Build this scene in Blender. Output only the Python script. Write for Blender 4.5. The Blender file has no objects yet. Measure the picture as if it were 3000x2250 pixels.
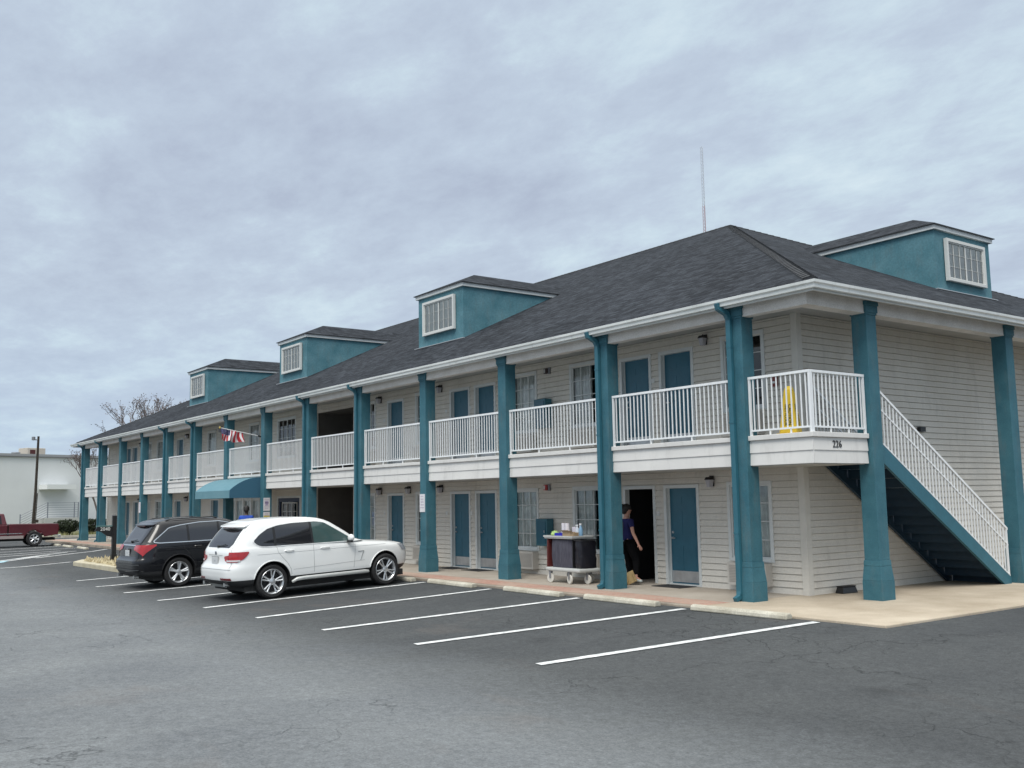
import bpy, bmesh, math, random
from mathutils import Vector, Matrix, Quaternion
random.seed(7)
R = math.radians
S = bpy.context.scene
COL = S.collection
# ------------------------------------------------------------------ camera
cd = bpy.data.cameras.new("camera"); cam = bpy.data.objects.new("camera", cd); COL.objects.link(cam)
YAW, PIT, ROL = R(143.477), R(6.585), R(-0.983)
fw = Vector((math.cos(YAW)*math.cos(PIT), math.sin(YAW)*math.cos(PIT), math.sin(PIT)))
rt = Vector((math.sin(YAW), -math.cos(YAW), 0)); up = rt.cross(fw)
r2 = rt*math.cos(ROL)+up*math.sin(ROL); u2 = -rt*math.sin(ROL)+up*math.cos(ROL)
M3 = Matrix((r2, u2, -fw)).transposed()
cam.matrix_world = Matrix.Translation((10.67, -14.271, 1.891)) @ M3.to_4x4()
cd.sensor_width = 36; cd.lens = 36*0.97456; cd.clip_end = 3000; cd.clip_start = 0.1
S.camera = cam
# ------------------------------------------------------------------ world
SUN_EL, SUN_AZ = R(52), R(-52)          # azimuth measured from +X
W = bpy.data.worlds.new("World"); S.world = W; W.use_nodes = True
nt = W.node_tree; nt.nodes.clear(); N = nt.nodes; LK = nt.links
def nd(t, **k):
    n = N.new(t)
    for a, b in k.items(): setattr(n, a, b)
    return n
out = nd('ShaderNodeOutputWorld'); bg = nd('ShaderNodeBackground')
sky = nd('ShaderNodeTexSky', sky_type='NISHITA', sun_disc=False, sun_elevation=SUN_EL, sun_rotation=R(90)-SUN_AZ)
sky.air_density = 1.2; sky.dust_density = 2.0
tc = nd('ShaderNodeTexCoord'); sp = nd('ShaderNodeSeparateXYZ'); LK.new(tc.outputs['Generated'], sp.inputs[0])
def mth(op, a, b=None, c=None):
    n = nd('ShaderNodeMath', operation=op)
    for i, v in enumerate((a, b, c)):
        if v is None: continue
        if isinstance(v, (int, float)): n.inputs[i].default_value = v
        else: LK.new(v, n.inputs[i])
    return n.outputs[0]
zc = mth('MAXIMUM', sp.outputs[2], 0.0); den = mth('ADD', zc, 0.14)
cx = nd('ShaderNodeCombineXYZ'); LK.new(mth('DIVIDE', sp.outputs[0], den), cx.inputs[0]); LK.new(mth('DIVIDE', sp.outputs[1], den), cx.inputs[1])
def noise(vec, scale, detail, rough, dist=0.0):
    n = nd('ShaderNodeTexNoise'); n.inputs['Scale'].default_value = scale; n.inputs['Detail'].default_value = detail
    n.inputs['Roughness'].default_value = rough; n.inputs['Distortion'].default_value = dist
    LK.new(vec, n.inputs['Vector']); return n.outputs['Fac']
mp = nd('ShaderNodeMapping'); mp.inputs['Rotation'].default_value = (0, 0, R(52)); mp.inputs['Scale'].default_value = (1.0, 1.5, 1)
LK.new(cx.outputs[0], mp.inputs[0])
n1 = noise(mp.outputs[0], 0.62, 4, 0.5, 0.15); n2 = noise(mp.outputs[0], 3.0, 10, 0.66, 0.1)
nm = mth('ADD', mth('MULTIPLY', n1, 0.52), mth('MULTIPLY', n2, 0.48))
cr = nd('ShaderNodeValToRGB'); LK.new(nm, cr.inputs[0])
e = cr.color_ramp.elements
e[0].position = 0.36; e[0].color = (0.405, 0.465, 0.578, 1)
e[1].position = 0.68; e[1].color = (0.66, 0.775, 0.825, 1)
m_ = e.new(0.49); m_.color = (0.485, 0.567, 0.675, 1)
m_ = e.new(0.56); m_.color = (0.545, 0.655, 0.74, 1)
# bluer band low over the horizon
hz = nd('ShaderNodeMapRange'); hz.inputs[1].default_value = 0.0; hz.inputs[2].default_value = 0.20; hz.inputs[3].default_value = 0.75; hz.inputs[4].default_value = 0.0
LK.new(zc, hz.inputs[0])
mx = nd('ShaderNodeMixRGB'); mx.inputs[2].default_value = (0.44, 0.57, 0.73, 1); LK.new(cr.outputs[0], mx.inputs[1]); LK.new(mth('MULTIPLY', hz.outputs[0], mth('MULTIPLY_ADD', n2, -1.3, 1.45)), mx.inputs[0])
# overcast sky: brighter towards the zenith
zb = nd('ShaderNodeMapRange'); zb.inputs[1].default_value = 0.50; zb.inputs[2].default_value = 1.0; zb.inputs[3].default_value = 1.0; zb.inputs[4].default_value = 3.2
LK.new(zc, zb.inputs[0])
zn = nd('ShaderNodeMapRange'); zn.inputs[1].default_value = 0.48; zn.inputs[2].default_value = 0.72; LK.new(zc, zn.inputs[0])
mxz = nd('ShaderNodeMixRGB'); mxz.inputs[2].default_value = (0.66, 0.665, 0.645, 1); LK.new(mx.outputs[0], mxz.inputs[1]); LK.new(mth('MULTIPLY', zn.outputs[0], 0.9), mxz.inputs[0])
mul = nd('ShaderNodeVectorMath', operation='SCALE'); LK.new(mxz.outputs[0], mul.inputs[0]); LK.new(zb.outputs[0], mul.inputs['Scale'])
mul2 = nd('ShaderNodeVectorMath', operation='SCALE'); LK.new(sky.outputs[0], mul2.inputs[0]); mul2.inputs['Scale'].default_value = 0.07
mix = nd('ShaderNodeMixRGB'); mix.inputs[0].default_value = 0.93; LK.new(mul2.outputs[0], mix.inputs[1]); LK.new(mul.outputs[0], mix.inputs[2])
LK.new(mix.outputs[0], bg.inputs[0]); bg.inputs[1].default_value = 0.80; LK.new(bg.outputs[0], out.inputs[0])
# ------------------------------------------------------------------ sun (veiled by cloud)
sd = bpy.data.lights.new("sun", 'SUN'); sd.energy = 1.5; sd.angle = R(25); sd.color = (1.0, 0.965, 0.91)
so = bpy.data.objects.new("sun", sd); COL.objects.link(so)
sv = Vector((math.cos(SUN_AZ)*math.cos(SUN_EL), math.sin(SUN_AZ)*math.cos(SUN_EL), math.sin(SUN_EL)))
so.rotation_euler = sv.to_track_quat('Z', 'Y').to_euler()
S.view_settings.view_transform = 'Standard'; S.view_settings.look = 'None'; S.view_settings.gamma = 1; S.view_settings.exposure = 0.52
S.render.engine = 'CYCLES'; S.cycles.max_bounces = 7; S.cycles.transparent_max_bounces = 12

# ------------------------------------------------------------------ materials
MT = {}
def mat(name, col, rough=0.6, metal=0.0, var=0.0, vscale=3.0, bump=0.0, bscale=20.0, spec=0.5, col2=None, coat=0.0, emit=None, speck=0.0, sscale=150, streak=False, coords='Object', grime=0.0):
    if name in MT: return MT[name]
    m = bpy.data.materials.new(name); m.use_nodes = True; t = m.node_tree; b = t.nodes['Principled BSDF']
    b.inputs['Roughness'].default_value = rough; b.inputs['Metallic'].default_value = metal
    b.inputs['Specular IOR Level'].default_value = spec; b.inputs['Coat Weight'].default_value = coat; b.inputs['Coat Roughness'].default_value = 0.04
    b.inputs['Base Color'].default_value = (*col, 1)
    tcn = t.nodes.new('ShaderNodeTexCoord')
    src = tcn.outputs[coords]
    if streak:
        mpn = t.nodes.new('ShaderNodeMapping'); mpn.inputs['Scale'].default_value = (6, 6, 0.7); t.links.new(src, mpn.inputs[0]); src2 = mpn.outputs[0]
    else: src2 = src
    if var > 0 or col2:
        n = t.nodes.new('ShaderNodeTexNoise'); n.inputs['Scale'].default_value = vscale; n.inputs['Detail'].default_value = 7; n.inputs['Roughness'].default_value = 0.62
        t.links.new(src2, n.inputs['Vector'])
        c = t.nodes.new('ShaderNodeValToRGB'); t.links.new(n.outputs['Fac'], c.inputs[0])
        c2 = col2 if col2 else tuple(x*(1+var) for x in col); c1 = col if col2 else tuple(x*(1-var) for x in col)
        c.color_ramp.elements[0].position = 0.33; c.color_ramp.elements[0].color = (*c1, 1)
        c.color_ramp.elements[1].position = 0.67; c.color_ramp.elements[1].color = (*c2, 1)
        last = c.outputs[0]
        if speck > 0:
            n3 = t.nodes.new('ShaderNodeTexNoise'); n3.inputs['Scale'].default_value = sscale; n3.inputs['Detail'].default_value = 3; t.links.new(src, n3.inputs['Vector'])
            mr = t.nodes.new('ShaderNodeMapRange'); mr.inputs[1].default_value = 0.3; mr.inputs[2].default_value = 0.7; mr.inputs[3].default_value = 1-speck; mr.inputs[4].default_value = 1+speck
            t.links.new(n3.outputs['Fac'], mr.inputs[0])
            vm = t.nodes.new('ShaderNodeVectorMath'); vm.operation = 'SCALE'; t.links.new(last, vm.inputs[0]); t.links.new(mr.outputs[0], vm.inputs['Scale']); last = vm.outputs[0]
        if grime > 0:
            mg = t.nodes.new('ShaderNodeMapping'); mg.inputs['Scale'].default_value = (2.2, 2.2, 0.55); t.links.new(src, mg.inputs[0])
            ng = t.nodes.new('ShaderNodeTexNoise'); ng.inputs['Scale'].default_value = 1.7; ng.inputs['Detail'].default_value = 9; ng.inputs['Roughness'].default_value = .7; t.links.new(mg.outputs[0], ng.inputs['Vector'])
            rg = t.nodes.new('ShaderNodeMapRange'); rg.inputs[1].default_value = .52; rg.inputs[2].default_value = .74; rg.inputs[3].default_value = 0; rg.inputs[4].default_value = grime; t.links.new(ng.outputs['Fac'], rg.inputs[0])
            xg = t.nodes.new('ShaderNodeMixRGB'); xg.inputs[2].default_value = (.16, .15, .13, 1); t.links.new(rg.outputs[0], xg.inputs[0]); t.links.new(last, xg.inputs[1]); last = xg.outputs[0]
        t.links.new(last, b.inputs['Base Color'])
    if bump > 0:
        n2_ = t.nodes.new('ShaderNodeTexNoise'); n2_.inputs['Scale'].default_value = bscale; n2_.inputs['Detail'].default_value = 6; t.links.new(src, n2_.inputs['Vector'])
        bn = t.nodes.new('ShaderNodeBump'); bn.inputs['Strength'].default_value = bump; bn.inputs['Distance'].default_value = 0.01
        t.links.new(n2_.outputs['Fac'], bn.inputs['Height']); t.links.new(bn.outputs[0], b.inputs['Normal'])
    if emit:
        b.inputs['Emission Color'].default_value = (*emit[0], 1); b.inputs['Emission Strength'].default_value = emit[1]
    MT[name] = m; return m
def glass(name, tint=(0.02, 0.025, 0.03), through=0.55, ior=1.5, rough=0.02, wav=0.0):
    if name in MT: return MT[name]
    m = bpy.data.materials.new(name); m.use_nodes = True; t = m.node_tree; t.nodes.clear()
    o = t.nodes.new('ShaderNodeOutputMaterial'); g = t.nodes.new('ShaderNodeBsdfGlossy'); g.inputs['Roughness'].default_value = rough
    d = t.nodes.new('ShaderNodeBsdfTransparent'); d.inputs[0].default_value = (through, through*1.02, through*1.02, 1)
    f = t.nodes.new('ShaderNodeFresnel'); f.inputs[0].default_value = ior; mxx = t.nodes.new('ShaderNodeMixShader')
    t.links.new(f.outputs[0], mxx.inputs[0]); t.links.new(d.outputs[0], mxx.inputs[1]); t.links.new(g.outputs[0], mxx.inputs[2])
    if wav:
        n = t.nodes.new('ShaderNodeTexNoise'); n.inputs['Scale'].default_value = 1.6; bp = t.nodes.new('ShaderNodeBump'); bp.inputs['Strength'].default_value = wav; bp.inputs['Distance'].default_value = 0.05
        t.links.new(n.outputs['Fac'], bp.inputs['Height']); t.links.new(bp.outputs[0], g.inputs['Normal'])
    t.links.new(mxx.outputs[0], o.inputs[0]); MT[name] = m; return m
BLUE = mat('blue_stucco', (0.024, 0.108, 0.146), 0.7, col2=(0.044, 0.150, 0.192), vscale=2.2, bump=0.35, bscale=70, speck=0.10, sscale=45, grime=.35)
BLUEP = mat('blue_paint', (0.028, 0.124, 0.168), 0.42, var=0.10, vscale=4)
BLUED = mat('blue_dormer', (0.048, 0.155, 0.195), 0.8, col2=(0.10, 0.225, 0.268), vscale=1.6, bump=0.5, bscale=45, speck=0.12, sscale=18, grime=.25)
DOORM = mat('blue_door', (0.026, 0.122, 0.182), 0.42, var=0.08, vscale=3)
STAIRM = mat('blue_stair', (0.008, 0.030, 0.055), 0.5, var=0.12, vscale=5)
AWN = mat('awning_canvas', (0.105, 0.235, 0.29), 0.8, col2=(0.135, 0.27, 0.325), vscale=1.5, bump=0.1, bscale=90)
WHITE = mat('white_paint', (0.70, 0.71, 0.70), 0.45, var=0.05, vscale=5)
GUT = mat('gutter_white', (0.78, 0.80, 0.785), 0.35, col2=(0.66, 0.69, 0.67), vscale=0.9, grime=.3)
RAILM = mat('rail_white', (0.80, 0.82, 0.83), 0.4, var=0.04, vscale=6)
TRIM = mat('trim_white', (0.64, 0.665, 0.66), 0.5, var=0.06, vscale=3)
FASC = mat('fascia_white', (0.71, 0.70, 0.675), 0.55, col2=(0.65, 0.64, 0.62), vscale=1.1, grime=.22)
SIDE = mat('siding_beige', (0.645, 0.61, 0.545), 0.6, col2=(0.705, 0.675, 0.615), vscale=0.9, speck=0.05, sscale=30, grime=.22)
BEAM = mat('beam_stucco', (0.60, 0.575, 0.54), 0.85, col2=(0.70, 0.68, 0.65), vscale=3, bump=0.6, bscale=60, speck=0.12, sscale=40)
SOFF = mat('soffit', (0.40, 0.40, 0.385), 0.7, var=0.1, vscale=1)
CONC = mat('concrete_walk', (0.37, 0.305, 0.225), 0.85, col2=(0.54, 0.465, 0.365), vscale=0.75, bump=0.3, bscale=60, speck=0.14, sscale=60)
KERB = mat('kerb_concrete', (0.36, 0.335, 0.265), 0.9, col2=(0.58, 0.555, 0.47), vscale=2.6, bump=0.5, bscale=40, speck=0.12, sscale=40)
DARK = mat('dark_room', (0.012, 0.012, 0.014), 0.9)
BLACK = mat('black_metal', (0.012, 0.013, 0.015), 0.4)
RUB = mat('rubber', (0.014, 0.014, 0.015), 0.75)
CURT = mat('sheer_curtain', (0.90, 0.92, 0.89), 0.9, var=0.15, vscale=5)
GLS = glass('window_glass', through=0.93, ior=1.75, wav=0.08)
PT = mat('ptac_beige', (0.52, 0.495, 0.455), 0.6, var=0.05)
STEEL = mat('steel_plate', (0.55, 0.56, 0.57), 0.35, metal=0.7, var=0.1, vscale=8)
WOODP = mat('pole_wood', (0.035, 0.028, 0.022), 0.9, var=0.3, vscale=6)
GREYM = mat('grey_metal', (0.22, 0.23, 0.25), 0.5, metal=0.3)

# ------------------------------------------------------------------ mesh helpers
class MB:
    def __init__(s): s.v = []; s.f = []; s.uv = None
    def q(s, *pts):
        b = len(s.v); s.v.extend([tuple(p) for p in pts]); s.f.append(tuple(range(b, b+len(pts)))); return s
    def box(s, x0, x1, y0, y1, z0, z1):
        b = len(s.v)
        s.v += [(x0, y0, z0), (x1, y0, z0), (x1, y1, z0), (x0, y1, z0), (x0, y0, z1), (x1, y0, z1), (x1, y1, z1), (x0, y1, z1)]
        s.f += [tuple(b+i for i in f) for f in ((3, 2, 1, 0), (4, 5, 6, 7), (0, 1, 5, 4), (1, 2, 6, 5), (2, 3, 7, 6), (3, 0, 4, 7))]; return s
    def fr(s, x0, x1, y0, y1, z0, z1, x2, x3, y2, y3):   # frustum: bottom rect to top rect
        b = len(s.v)
        s.v += [(x0, y0, z0), (x1, y0, z0), (x1, y1, z0), (x0, y1, z0), (x2, y2, z1), (x3, y2, z1), (x3, y3, z1), (x2, y3, z1)]
        s.f += [tuple(b+i for i in f) for f in ((3, 2, 1, 0), (4, 5, 6, 7), (0, 1, 5, 4), (1, 2, 6, 5), (2, 3, 7, 6), (3, 0, 4, 7))]; return s
    def prism(s, poly, axis, a0, a1):
        # poly of 2D points; axis x:(y,z) y:(x,z) z:(x,y)
        n = len(poly); b = len(s.v)
        def P(p, a): return {'x': (a, p[0], p[1]), 'y': (p[0], a, p[1]), 'z': (p[0], p[1], a)}[axis]
        s.v += [P(p, a0) for p in poly]+[P(p, a1) for p in poly]
        s.f += [tuple(b+i for i in range(n))[::-1], tuple(b+n+i for i in range(n))]
        s.f += [(b+i, b+(i+1) % n, b+n+(i+1) % n, b+n+i) for i in range(n)]; return s
    def tube(s, pts, r, n=8, caps=True):
        pts = [Vector(p) for p in pts]; rr = r if isinstance(r, (list, tuple)) else [r]*len(pts)
        b = len(s.v); ref = None
        for i, p in enumerate(pts):
            d = (pts[min(i+1, len(pts)-1)]-pts[max(i-1, 0)]).normalized()
            a = Vector((0, 0, 1)) if abs(d.z) < 0.9 else Vector((1, 0, 0))
            if ref is not None: a = ref
            u = (a-d*a.dot(d)).normalized(); w = d.cross(u); ref = u
            for k in range(n):
                t = 2*math.pi*k/n+math.pi/n; s.v.append(tuple(p+(u*math.cos(t)+w*math.sin(t))*rr[i]))
        for i in range(len(pts)-1):
            for k in range(n):
                s.f.append((b+i*n+k, b+i*n+(k+1) % n, b+(i+1)*n+(k+1) % n, b+(i+1)*n+k))
        if caps:
            s.f.append(tuple(b+k for k in range(n))[::-1]); s.f.append(tuple(b+(len(pts)-1)*n+k for k in range(n)))
        return s
    def lathe(s, prof, n=24, axis='z', c=(0, 0, 0), closed=False):
        b = len(s.v); m = len(prof)
        for (r, h) in prof:
            for k in range(n):
                t = 2*math.pi*k/n; u, w = r*math.cos(t), r*math.sin(t)
                p = {'z': (u, w, h), 'x': (h, u, w), 'y': (w, h, u)}[axis]
                s.v.append((p[0]+c[0], p[1]+c[1], p[2]+c[2]))
        for i in range(m-1 if not closed else m):
            j = (i+1) % m
            for k in range(n):
                s.f.append((b+i*n+k, b+i*n+(k+1) % n, b+j*n+(k+1) % n, b+j*n+k))
        if not closed:
            s.f.append(tuple(b+k for k in range(n))[::-1]); s.f.append(tuple(b+(m-1)*n+k for k in range(n)))
        return s
    def ell(s, c, r, n=12, m=8):
        prof = [(math.sin(math.pi*i/m), -math.cos(math.pi*i/m)) for i in range(1, m)]
        b = len(s.v)
        for (rr, h) in prof:
            for k in range(n):
                t = 2*math.pi*k/n; s.v.append((c[0]+r[0]*rr*math.cos(t), c[1]+r[1]*rr*math.sin(t), c[2]+r[2]*h))
        for i in range(m-2):
            for k in range(n): s.f.append((b+i*n+k, b+i*n+(k+1) % n, b+(i+1)*n+(k+1) % n, b+(i+1)*n+k))
        s.v += [(c[0], c[1], c[2]-r[2]), (c[0], c[1], c[2]+r[2])]; lo, hi = len(s.v)-2, len(s.v)-1
        for k in range(n): s.f.append((lo, b+(k+1) % n, b+k)); s.f.append((hi, b+(m-2)*n+k, b+(m-2)*n+(k+1) % n))
        return s
    def xf(s, M, start=0):
        for i in range(start, len(s.v)): s.v[i] = tuple(M @ Vector(s.v[i]))
        return s
    def mesh(s, name):
        me = bpy.data.meshes.new(name); me.from_pydata(s.v, [], s.f); me.update()
        bm = bmesh.new(); bm.from_mesh(me); bmesh.ops.recalc_face_normals(bm, faces=bm.faces); bm.to_mesh(me); bm.free()
        return me
    def build(s, name, m, parent=None, loc=None, smooth=None, bevel=0, me=None, nrm=True):
        me = s.mesh(name) if nrm else None
        if me is None:
            me = bpy.data.meshes.new(name); me.from_pydata(s.v, [], s.f); me.update()
        me.materials.append(m)
        if smooth:
            me.shade_smooth(); me.set_sharp_from_angle(angle=R(smooth))
        o = bpy.data.objects.new(name, me); COL.objects.link(o)
        if parent: o.parent = parent
        if loc: o.location = loc
        if bevel:
            bv = o.modifiers.new('bevel', 'BEVEL'); bv.width = bevel; bv.segments = 2; bv.limit_method = 'ANGLE'; bv.angle_limit = R(35)
        return o
def build_split(mb, name, m, parent=None, **kw):
    par = list(range(len(mb.v)))
    def find(a):
        while par[a] != a: par[a] = par[par[a]]; a = par[a]
        return a
    for f in mb.f:
        r0 = find(f[0])
        for i in f[1:]: par[find(i)] = r0
    groups = {}
    for f in mb.f: groups.setdefault(find(f[0]), []).append(f)
    outl = []
    for g in groups.values():
        idx = sorted({i for f in g for i in f}); mp_ = {i: k for k, i in enumerate(idx)}; b = MB(); b.v = [mb.v[i] for i in idx]; b.f = [tuple(mp_[i] for i in f) for f in g]
        outl.append(b.build(name, m, parent, **kw))
    return outl
def empty(name, loc=(0, 0, 0), rz=0, parent=None):
    o = bpy.data.objects.new(name, None); COL.objects.link(o); o.location = loc; o.rotation_euler = (0, 0, rz); o.empty_display_size = 0.3
    if parent: o.parent = parent
    return o
def tag(o, label=None, cat=None, group=None, kind=None):
    if label: o['label'] = label
    if cat: o['category'] = cat
    if group: o['group'] = group
    if kind: o['kind'] = kind
    return o
def inst(o, parent=None, loc=None, rot=None):
    c = o.copy(); COL.objects.link(c)
    if parent: c.parent = parent
    if loc is not None: c.location = loc
    if rot is not None: c.rotation_euler = rot
    return c
def copy_tree(o, parent=None, loc=None):
    c = inst(o, parent, loc)
    for ch in list(o.children): copy_tree(ch, c)
    return c
def text_mesh(name, txt, size, m, parent, M, ext=0.004, align='CENTER'):
    cu = bpy.data.curves.new(name, 'FONT'); cu.body = txt; cu.size = size; cu.extrude = ext; cu.align_x = align; cu.align_y = 'CENTER'; cu.resolution_u = 3
    o = bpy.data.objects.new(name, cu); COL.objects.link(o)
    dg = bpy.context.evaluated_depsgraph_get(); me = bpy.data.meshes.new_from_object(o.evaluated_get(dg)); bpy.data.objects.remove(o); bpy.data.curves.remove(cu)
    me.materials.clear(); me.materials.append(m); me.name = name
    me.transform(M)
    o = bpy.data.objects.new(name, me); COL.objects.link(o); o.parent = parent; return o
def basis(xa, ya, org):  # matrix with local x->xa, y->ya, z-> cross
    xa, ya = Vector(xa), Vector(ya); za = xa.cross(ya)
    return Matrix.Translation(org) @ Matrix((xa, ya, za)).transposed().to_4x4()

# ------------------------------------------------------------------ ground
def gz(x, y):
    xx = max(-20, min(1, x)); e_ = -.04+.0025*(xx-1)
    if x < -25: e_ -= .03*min(1, (-25-x)/15)
    s_ = .035
    if x < -22: s_ *= max(.3, 1-(-22-x)/20)
    d = max(0, -1.3-y); d1 = min(d, 5.6); z = e_-s_*d1
    if d > 5.6: z += min(.015*(d-5.6), s_*5.6*.8)
    return z
def grange(a, b, s): 
    n = int(round((b-a)/s)); return [a+(b-a)*i/n for i in range(n+1)]
gxs = [-900, -500, -250, -140, -100]+grange(-80, -30, 2.5)+grange(-29.5, 14, 0.5)+[16, 18, 21, 26, 40, 80, 180, 400, 900]
gys = [-900, -400, -150, -60, -36]+grange(-28, -14, 2)+grange(-13.5, -1.3, 0.4067)+[-0.5, 2, 5, 9, 14, 20, 30, 60, 120, 300, 900]
me = MB(); nx = len(gxs)
for y in gys:
    for x in gxs: me.v.append((x, y, gz(x, y)))
for j in range(len(gys)-1):
    for i in range(nx-1): me.f.append((j*nx+i, j*nx+i+1, (j+1)*nx+i+1, (j+1)*nx+i))
def asphalt():
    m = bpy.data.materials.new('asphalt'); m.use_nodes = True; t = m.node_tree; b = t.nodes['Principled BSDF']; L = t.links.new
    tcn = t.nodes.new('ShaderNodeTexCoord')
    def nz(sc, det, ro, w=0, mapping=None):
        n = t.nodes.new('ShaderNodeTexNoise'); n.inputs['Scale'].default_value = sc; n.inputs['Detail'].default_value = det; n.inputs['Roughness'].default_value = ro
        n.inputs['Distortion'].default_value = w
        if mapping:
            mp_ = t.nodes.new('ShaderNodeMapping'); mp_.inputs['Scale'].default_value = mapping; L(tcn.outputs['Object'], mp_.inputs[0]); L(mp_.outputs[0], n.inputs['Vector'])
        else: L(tcn.outputs['Object'], n.inputs['Vector'])
        return n.outputs['Fac']
    def mrr(v, a, b_, c, d):
        n = t.nodes.new('ShaderNodeMapRange'); L(v, n.inputs[0])
        for i, x in enumerate((a, b_, c, d)): n.inputs[i+1].default_value = x
        return n.outputs[0]
    def mm(op, a, b_):
        n = t.nodes.new('ShaderNodeMath'); n.operation = op
        for i, v in enumerate((a, b_)):
            if isinstance(v, (int, float)): n.inputs[i].default_value = v
            else: L(v, n.inputs[i])
        return n.outputs[0]
    big = nz(0.13, 5, 0.55, 0.6); mid = nz(0.7, 7, 0.65, 0.8, (1, 0.5, 1)); fine = nz(10, 9, 0.88); grit = nz(42, 5, 0.85)
    ramp = t.nodes.new('ShaderNodeValToRGB'); L(mm('ADD', mm('MULTIPLY', big, 0.55), mm('MULTIPLY', mid, 0.45)), ramp.inputs[0])
    e_ = ramp.color_ramp.elements; e_[0].position = 0.36; e_[0].color = (0.138, 0.149, 0.160, 1); e_[1].position = 0.62; e_[1].color = (0.198, 0.211, 0.217, 1)
    # newer, darker sealed strip where the stalls are
    sep = t.nodes.new('ShaderNodeSeparateXYZ'); L(tcn.outputs['Object'], sep.inputs[0])
    edge = mm('ADD', sep.outputs[1], mm('MULTIPLY', mm('SUBTRACT', mid, 0.5), 2.2))
    stall = mrr(edge, -9.2, -6.2, 1.0, 0.40)
    stall2 = mm('MAXIMUM', stall, mrr(edge, 0.0, 6.0, 0.42, 0.5))
    sc = t.nodes.new('ShaderNodeVectorMath'); sc.operation = 'SCALE'; L(ramp.outputs[0], sc.inputs[0])
    g1 = mrr(fine, 0.3, 0.7, 0.62, 1.38); g2 = mrr(grit, 0.3, 0.7, 0.62, 1.38)
    # cracks
    def crack(scale, lo, hi, warp):
        v = t.nodes.new('ShaderNodeTexVoronoi'); v.feature = 'DISTANCE_TO_EDGE'; v.inputs['Scale'].default_value = scale
        w = t.nodes.new('ShaderNodeTexNoise'); w.inputs['Scale'].default_value = 1.3; w.inputs['Detail'].default_value = 5; L(tcn.outputs['Object'], w.inputs['Vector'])
        ad = t.nodes.new('ShaderNodeVectorMath'); ad.operation = 'MULTIPLY_ADD'; L(w.outputs['Color'], ad.inputs[0]); ad.inputs[1].default_value = (warp, warp, 0); L(tcn.outputs['Object'], ad.inputs[2])
        L(ad.outputs[0], v.inputs['Vector']); return mrr(v.outputs['Distance'], lo, hi, 0.0, 1.0)
    c1 = crack(0.17, 0.0007, 0.0026, 2.4); c2 = crack(1.7, 0.002, 0.013, 0.9)
    msk = mrr(nz(0.21, 3, 0.5), 0.53, 0.60, 1.0, 0.0)      # where the fine alligator cracks show
    c2m = mm('MAXIMUM', c2, msk)
    msk1 = mrr(nz(0.16, 2, 0.5, 0, (1, 1, 1)), 0.46, 0.54, 1.0, 0.0)
    c1m = mm('MAXIMUM', c1, msk1)
    cc = mm('MULTIPLY', c1m, c2m); cc = mrr(cc, 0, 1, 0.62, 1.0)
    L(mm('MULTIPLY', mm('MULTIPLY', mm('MULTIPLY', g1, g2), stall2), cc), sc.inputs['Scale'])
    # oil drips
    vo = t.nodes.new('ShaderNodeTexVoronoi'); vo.inputs['Scale'].default_value = 0.42; vw = t.nodes.new('ShaderNodeVectorMath'); vw.operation = 'MULTIPLY_ADD'
    wn2 = t.nodes.new('ShaderNodeTexNoise'); wn2.inputs['Scale'].default_value = 4.0; L(tcn.outputs['Object'], wn2.inputs['Vector']); L(wn2.outputs['Color'], vw.inputs[0]); vw.inputs[1].default_value = (.35, .35, 0); L(tcn.outputs['Object'], vw.inputs[2]); L(vw.outputs[0], vo.inputs['Vector'])
    oil = mm('MAXIMUM', mrr(vo.outputs['Distance'], 0.02, 0.15, 0.80, 1.0), mrr(edge, -7.2, -6.6, 1.0, 0.0))
    sc2 = t.nodes.new('ShaderNodeVectorMath'); sc2.operation = 'SCALE'; L(sc.outputs[0], sc2.inputs[0]); L(oil, sc2.inputs['Scale'])
    # rusty, dusty stains
    rs = mrr(nz(0.32, 4, 0.6, 0.5, (1, 1.6, 1)), 0.60, 0.75, 0.0, 0.45)
    mxn = t.nodes.new('ShaderNodeMixRGB'); mxn.inputs[2].default_value = (0.17, 0.135, 0.115, 1); L(mm('MULTIPLY', rs, 0.55), mxn.inputs[0]); L(sc2.outputs[0], mxn.inputs[1])
    L(mxn.outputs[0], b.inputs['Base Color']); b.inputs['Roughness'].default_value = 0.9; b.inputs['Specular IOR Level'].default_value = 0.2
    bp = t.nodes.new('ShaderNodeBump'); bp.inputs['Strength'].default_value = 0.8; bp.inputs['Distance'].default_value = 0.02
    L(mm('ADD', mm('MULTIPLY', fine, 0.6), mm('ADD', mm('MULTIPLY', grit, 0.4), mm('MULTIPLY', cc, 1.4))), bp.inputs['Height']); L(bp.outputs[0], b.inputs['Normal'])
    return m
tag(me.build('parking_lot_ground', asphalt(), smooth=60), kind='structure')
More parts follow.
